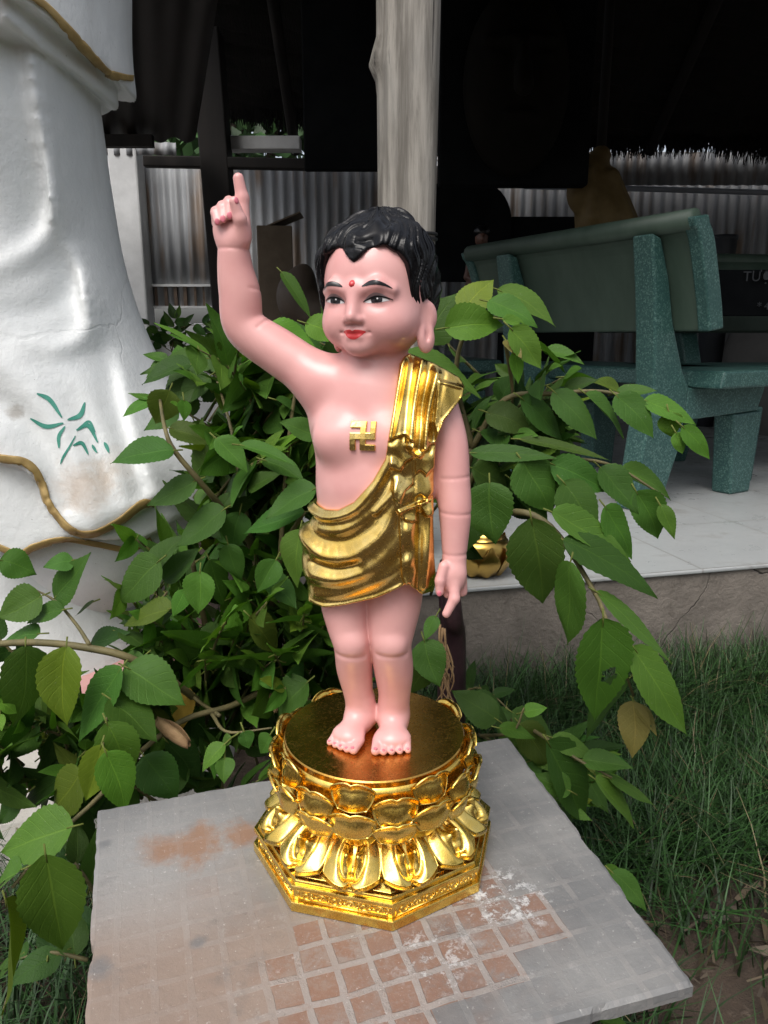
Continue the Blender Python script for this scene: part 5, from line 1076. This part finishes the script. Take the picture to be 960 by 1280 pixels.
# --- shrub behind the child statue
CP = Plant()
for a in [(217, 563, 137, 576, 42, .98, .38), (246, 600, 181, 630, 36, 1.0, .3), (281, 636, 219, 682, 44, 1.0, .25), (212, 488, 194, 532, 38, 1.1, .2), (212, 535, 277, 549, 30, 1.08, .22), (240, 455, 174, 472, 42, 1.2, .14), (250, 482, 190, 498, 38, 1.18, .16), (262, 470, 222, 506, 36, 1.18, .14),
          (230, 500, 232, 526, 18, 1.05, .65), (224, 506, 213, 502, 12, 1.05, .6), (200, 700, 142, 754, 52, 1.02, .25), (190, 712, 226, 664, 42, 1.05, .22), (250, 714, 247, 769, 36, .98, .6), (231, 737, 216, 772, 20, .97, .72), (205, 726, 246, 682, 36, 1.06, .22), (215, 765, 145, 776, 38, 1.05, .2),
          (375, 662, 365, 736, 36, .92, .55), (345, 700, 322, 742, 30, .96, .5), (285, 680, 300, 729, 30, 1.0, .4), (312, 770, 352, 816, 40, .98, .3), (385, 852, 344, 894, 44, .95, .25), (262, 700, 285, 760, 32, 1.04, .25), (300, 556, 372, 574, 24, .95, .62), (270, 548, 310, 590, 28, 1.0, .55), (330, 575, 382, 600, 34, .98, .4),
          (290, 440, 172, 462, 46, 1.25, .26), (260, 448, 330, 462, 40, 1.2, .2), (352, 340, 394, 394, 24, 1.35, .3), (335, 408, 400, 440, 44, 1.02, .78), (382, 404, 430, 424, 34, 1.05, .7), (345, 425, 380, 440, 30, 1.05, .6), (395, 610, 330, 645, 44, .94, .4), (380, 640, 300, 660, 40, .98, .3), (300, 640, 290, 690, 34, 1.02, .25),
          (395, 545, 350, 525, 30, 1.0, .35), (345, 500, 385, 520, 30, 1.05, .3), (310, 610, 350, 590, 30, 1.02, .3), (270, 640, 320, 625, 34, 1.05, .22), (330, 720, 372, 760, 34, .98, .32), (250, 790, 300, 800, 30, 1.05, .25), (300, 810, 350, 850, 40, 1.02, .2), (355, 770, 392, 800, 34, 1.0, .25), (530, 800, 550, 860, 40, .95, .3), (536, 830, 512, 870, 30, .95, .35), (545, 770, 530, 800, 18, .96, .6)]:
    L2(CP, *a, droop=.14)
for pts, r0, r1 in [([(300, 905, 1.2), (262, 800, 1.12), (240, 700, 1.1)], .006, .004), ([(330, 830, 1.15), (320, 700, 1.1), (285, 645, 1.05), (248, 600, 1.0), (217, 562, .99), (206, 535, 1.0), (200, 500, 1.1)], .006, .0022), ([(330, 830, 1.15), (350, 700, 1.05), (380, 640, 1.0)], .005, .003), ([(320, 700, 1.1), (300, 600, 1.08), (290, 540, 1.1), (270, 470, 1.2)], .004, .002), ([(350, 700, 1.05), (360, 560, 1.05), (375, 450, 1.04)], .004, .002)]:
    CP.stem([aty(*p) for p in pts], r0, r1)
for k in range(150):
    u, v = rnd.uniform(185, 425), rnd.uniform(455, 900)
    if u < 285 and v < 660: u = 272+rnd.uniform(0, 60)
    a = rnd.uniform(-2.5, -.6); l_ = rnd.uniform(70, 120); Y = rnd.uniform(1.08, 1.5)
    if v > 760: Y = rnd.uniform(1.0, 1.25)
    spray(CP, [(u-math.cos(a)*l_*.5, v-math.sin(a)*l_*.5+20, Y+.08), (u, v, Y), (u+math.cos(a)*l_*.5, v+math.sin(a)*l_*.35, Y-.06)], rnd.uniform(.085, .112), .26 if Y > 1.2 else .36)  # sprays set deeper get a darker tint, shade inside the shrub as colour
for pts in [[(320, 520, 1.3), (270, 470, 1.3), (210, 450, 1.32)], [(360, 500, 1.25), (330, 450, 1.25), (290, 440, 1.28)], [(300, 560, 1.3), (240, 520, 1.28), (190, 500, 1.3)], [(420, 560, 1.15), (390, 500, 1.15), (360, 470, 1.15)], [(440, 470, 1.15), (420, 440, 1.12), (380, 420, 1.1)]]: spray(CP, pts, .085, .20)
RP.build('leafy_shrub', 'leafy shrub reaching over the platform to the right of the child statue', tuple(aty(640, 900, 1.25)*[1, 1, 0]))
LP.build('leafy_shrub', 'leafy shrub at the lower left with long twigs over the table corner', tuple(aty(290, 900, 1.1)*[1, 1, 0]))
CP.build('leafy_shrub', 'dense leafy shrub between the white robed statue and the child statue', tuple(aty(330, 880, 1.2)*[1, 1, 0]))
# --- thin plant against the low white wall
FP = Plant()
for pts in [[(215, 440, 4.6), (205, 415, 4.55), (175, 402, 4.5)], [(215, 440, 4.6), (222, 412, 4.5), (255, 405, 4.5)], [(215, 440, 4.6), (190, 425, 4.5), (165, 425, 4.5)], [(220, 440, 4.6), (245, 420, 4.5), (268, 415, 4.5)], [(215, 440, 4.6), (216, 415, 4.5), (220, 398, 4.5)]]: spray(FP, pts, .14, .05, every=.07)
FP.build('wall_plant', 'small dark feathery plant against the low white wall', tuple(aty(215, 440, 4.6)*[1, 1, 0]))
# dead leaves caught in the twigs, dark bare stem
DEAD = mottled('dry_leaf', (.22, .13, .06), (.34, .22, .11), 40, .8, bump=.5, bdist=.002); YEL = mottled('yellowed_leaf', (.36, .22, .03), (.45, .30, .05), 40, .6)
def roll(name, a, b, r, m, label):
    p, q = aty(*a), aty(*b); d = q-p; L = np.linalg.norm(d); d /= L; x = np.cross(d, [0, 0, 1.]); x /= np.linalg.norm(x); y = np.cross(d, x); G_ = np.zeros((14, 26, 3))
    for i in range(14):
        for j in range(26):
            t = i/13; th = j/25*9.5+t*1.2; rr_ = r*(.35+.65*j/25)*math.sin(math.pi*(.10+.82*t))**.5*(1+.08*math.sin(5*t+j)); G_[i, j] = p+d*(L*(t+.05*math.sin(j*.5)))+x*rr_*math.cos(th)+y*rr_*math.sin(th)
    V, F = gridmesh(G_); o = M(name, V, F, m, None, smooth=True, loc=tuple(p), label=label, cat='dead leaf'); sm = o.modifiers.new('thick', 'SOLIDIFY'); sm.thickness = .0006
roll('dry_leaf', (196, 900, .90), (236, 931, .89), .011, DEAD, 'curled pale brown dry leaf caught on a twig left of the pedestal')
roll('dry_leaf', (338, 868, .98), (345, 890, .97), .005, DEAD, 'small crumpled brown leaf close to the left rim of the lotus pedestal')
yp = Plant(); yp.st = []; b, t = aty(232, 858, 1.0), aty(226, 918, 1.0); yp.leaf(b, t, 30*pxm(b), (.4, .25, .03))
M('yellow_leaf', np.array(yp.V), yp.F, YEL, None, smooth=True, uv=np.array(yp.U), loc=tuple(b), label='yellow fallen leaf hanging behind the curled dry leaf', cat='dead leaf')
DST = mottled('purple_black_stem', (.022, .010, .014), (.045, .022, .026), 25, .4)
bs = T('bare_stem', 'thick bare purple black stem with shreds of dry bark behind the pedestal', 'plant', tuple(aty(566, 870, 1.0)*[1, 1, 0]))
q_ = [aty(572, 900, 1.06), aty(570, 830, 1.04), aty(567, 770, 1.02), aty(560, 700, 1.02)]; q_[0][2] = .0
M('stem', *tube(spline(q_, 20), np.linspace(.017, .012, 20), 12), DST, bs, smooth=True); M('stem', *tube(spline([np.r_[aty(556, 895, 1.07)[:2], 0], aty(556, 830, 1.05), aty(557, 760, 1.04), aty(552, 715, 1.04)], 20), np.linspace(.012, .009, 20), 10), DST, bs, smooth=True)
br_ = []
for k in range(14):
    p = aty(rnd.uniform(548, 562), rnd.uniform(780, 850), 1.0); br_.append(tube(spline([p, p+[rnd.uniform(-.01, .012), -.006, -.03], p+[rnd.uniform(-.012, .02), -.004, -.06]], 8), np.linspace(.0022, .0006, 8), 5))
M('dry_bark', *join(br_), DEAD, bs, smooth=True)
# ------------------------------------------------------------------ grass, straw, stones
GR = N('grass_blade'); _at = GR.n('ShaderNodeAttribute', attribute_name='tint').outputs[0]; GR.done(_at, .6)
gV, gF, gC = [], [], []
def blade(x, y, h, a, lean, w_, c, z=0.):
    i = len(gV); d = np.array([math.cos(a), math.sin(a)]); s_ = np.array([-d[1], d[0]])*w_
    for t in (0, .4, .75, 1):
        k = h*lean*t*t; ww = 1-t*.9; gV.append((x+d[0]*k-s_[0]*ww, y+d[1]*k-s_[1]*ww, z+h*t*(1-.35*lean*t))); gV.append((x+d[0]*k+s_[0]*ww, y+d[1]*k+s_[1]*ww, z+h*t*(1-.35*lean*t)))
    gC.extend([c]*8)
    for t in range(3): gF.append((i+2*t, i+2*t+1, i+2*t+3, i+2*t+2))
def edge_y(x): return PL[1]+(x-PL[0])*pd[1]/pd[0]
for k in range(34000):
    if k < 30000: x = rnd.uniform(.05, 1.25); y = edge_y(x)-.01-abs(rnd.gauss(0, .42))
    else: x = rnd.uniform(-.8, .1); y = rnd.uniform(.45, 1.1)
    bare = math.sin(x*7+1)*math.sin(y*6)+.6*math.sin(x*15+y*9); near = (edge_y(x)-y)
    if y < .3 or (k < 30000 and near > .62 and rnd.random() < .35+.4*(x > .5)): continue
    if k < 30000 and bare > .75 and near > .3: continue
    h = rnd.uniform(.06, .20)*(1.4 if near < .2 else 1.0); c = np.array([.015, .048, .008])*rnd.uniform(.4, 1.9)
    if rnd.random() < .05: c = np.array([.15, .12, .06])*rnd.uniform(.6, 1.2)
    blade(x, y, h, rnd.uniform(0, 6.3), rnd.uniform(.2, 1.3), rnd.uniform(.0014, .0034), c)
for k in range(60):
    x = rnd.uniform(.1, 1.0); blade(x, edge_y(x)-rnd.uniform(.02, .15), rnd.uniform(.2, .36), rnd.uniform(0, 6.3), rnd.uniform(.3, .8), .0016, np.array([.03, .065, .02]))
M('grass', np.array(gV), np.array(gF), GR.m, None, tint=np.array(gC), kind='stuff')
gV, gF, gC = [], [], []
for k in range(800):
    x, y = rnd.uniform(.25, 1.2), rnd.uniform(.55, 1.6)
    i = len(gV); a = rnd.uniform(0, 6.3); L = rnd.uniform(.012, .06); d = np.array([math.cos(a), math.sin(a), 0])*L; s_ = np.array([-d[1], d[0], 0])/L*rnd.choice((.001, .0015, .002, .0032)); p = np.array([x, y, .022+rnd.uniform(0, .012)])
    gV += [p-s_, p+s_, p+d+s_+[0, 0, rnd.uniform(-.004, .02)], p+d-s_]; gF.append((i, i+1, i+2, i+3)); gC += [np.array([.12, .09, .058])*rnd.uniform(.3, 1.2)]*4
M('straw', np.array(gV), np.array(gF), GR.m, None, tint=np.array(gC), kind='stuff')
STONE = mottled('pale_stone', (.30, .28, .25), (.44, .42, .39), 12, .85, bump=.5)
def stone(u, v, r, label, sq=(1, .8, .6)):
    p = atz(u, v, .02); g = Grid(p-r*1.6, p+r*1.6, r/9); g.add(ell(p, np.array(sq)*r, rotz(rnd.uniform(0, 3))), .01)
    for k in range(5): g.cut(cone(p+nr.normal(0, 1, 3)*r*1.1, p+nr.normal(0, 1, 3)*r*1.1, r*.18, r*.3), r*.25, r)
    V, F = g.mesh(); M('stone', V, F, STONE, None, smooth=True, loc=tuple(p), label=label, cat='stone')
stone(938, 915, .06, 'pale stone in the grass at the foot of the platform, right edge'); stone(950, 965, .022, 'small white pebble lying in the grass just below the pale stone'); stone(885, 945, .012, 'tiny grey pebble half hidden in the grass left of the pale stone')
# ------------------------------------------------------------------ trees: one beyond the fence, and unseen ones added behind the viewer as dark reflections
CRN = N('tree_foliage'); _at = CRN.n('ShaderNodeAttribute', attribute_name='tint').outputs[0]; CRN.done(_at, .6); BARK = mottled('brown_bark', (.06, .045, .035), (.12, .095, .07), 12, .9, stretch=(1, 1, .2), bump=.6, bdist=.02)
def tree(x, y, h, rad, label, n=2600):
    t = T('shade_tree', label, 'tree', (x, y, 0), 'trees of the yard'); V, F, C_ = [], [], []; st = [tube(spline([(x, y, 0), (x+.05, y, h*.3), (x-.05, y+.05, h*.6), (x, y, h*.85)], 14), np.linspace(.14, .04, 14), 10)]
    cl = []
    for k in range(26):
        a = rnd.uniform(0, 6.28); q = rnd.uniform(.2, 1)**.5*rad; c = np.array([x+q*math.cos(a), y+q*math.sin(a), h*.42+rnd.uniform(0, 1)*h*.58*(1-.4*q/rad)]); cl.append(c); st.append(tube(spline([(x, y, c[2]*.7), (c+np.array([x, y, c[2]]))/2, c], 8), np.linspace(.04, .01, 8), 6))
    for k in range(n):
        c = cl[k % 26]+nr.normal(0, .20*rad, 3); a, b = nr.normal(0, 1, 3), nr.normal(0, 1, 3); a /= np.linalg.norm(a); b -= a*(a@b); b /= np.linalg.norm(b); l_ = rnd.uniform(.06, .12)*max(1, h/4); i = len(V)
        V += [c-a*l_, c-b*l_*.5, c+a*l_, c+b*l_*.5]; F.append((i, i+1, i+2, i+3)); C_ += [np.array([.035, .085, .022])*rnd.uniform(.5, 1.6)]*4
    M('crown', np.array(V), np.array(F), CRN.m, t, tint=np.array(C_)); M('trunk', *join(st), BARK, t, smooth=True)
tree(-1.35, 8.0, 4.6, 1.2, 'leafy tree beyond the fence, seen through the gap above the pale lintel')
tree(-4.5, -5.0, 4.2, 2.0, 'broad unseen tree added behind and left of the viewer for dark reflections in gold', 1800); tree(.6, -6.5, 3.8, 2.0, 'broad unseen tree added straight behind the viewer for dark reflections in gold', 1800); tree(5.0, -3.5, 4.6, 2.2, 'broad unseen tree added behind and right of the viewer for dark reflections in gold', 1800)
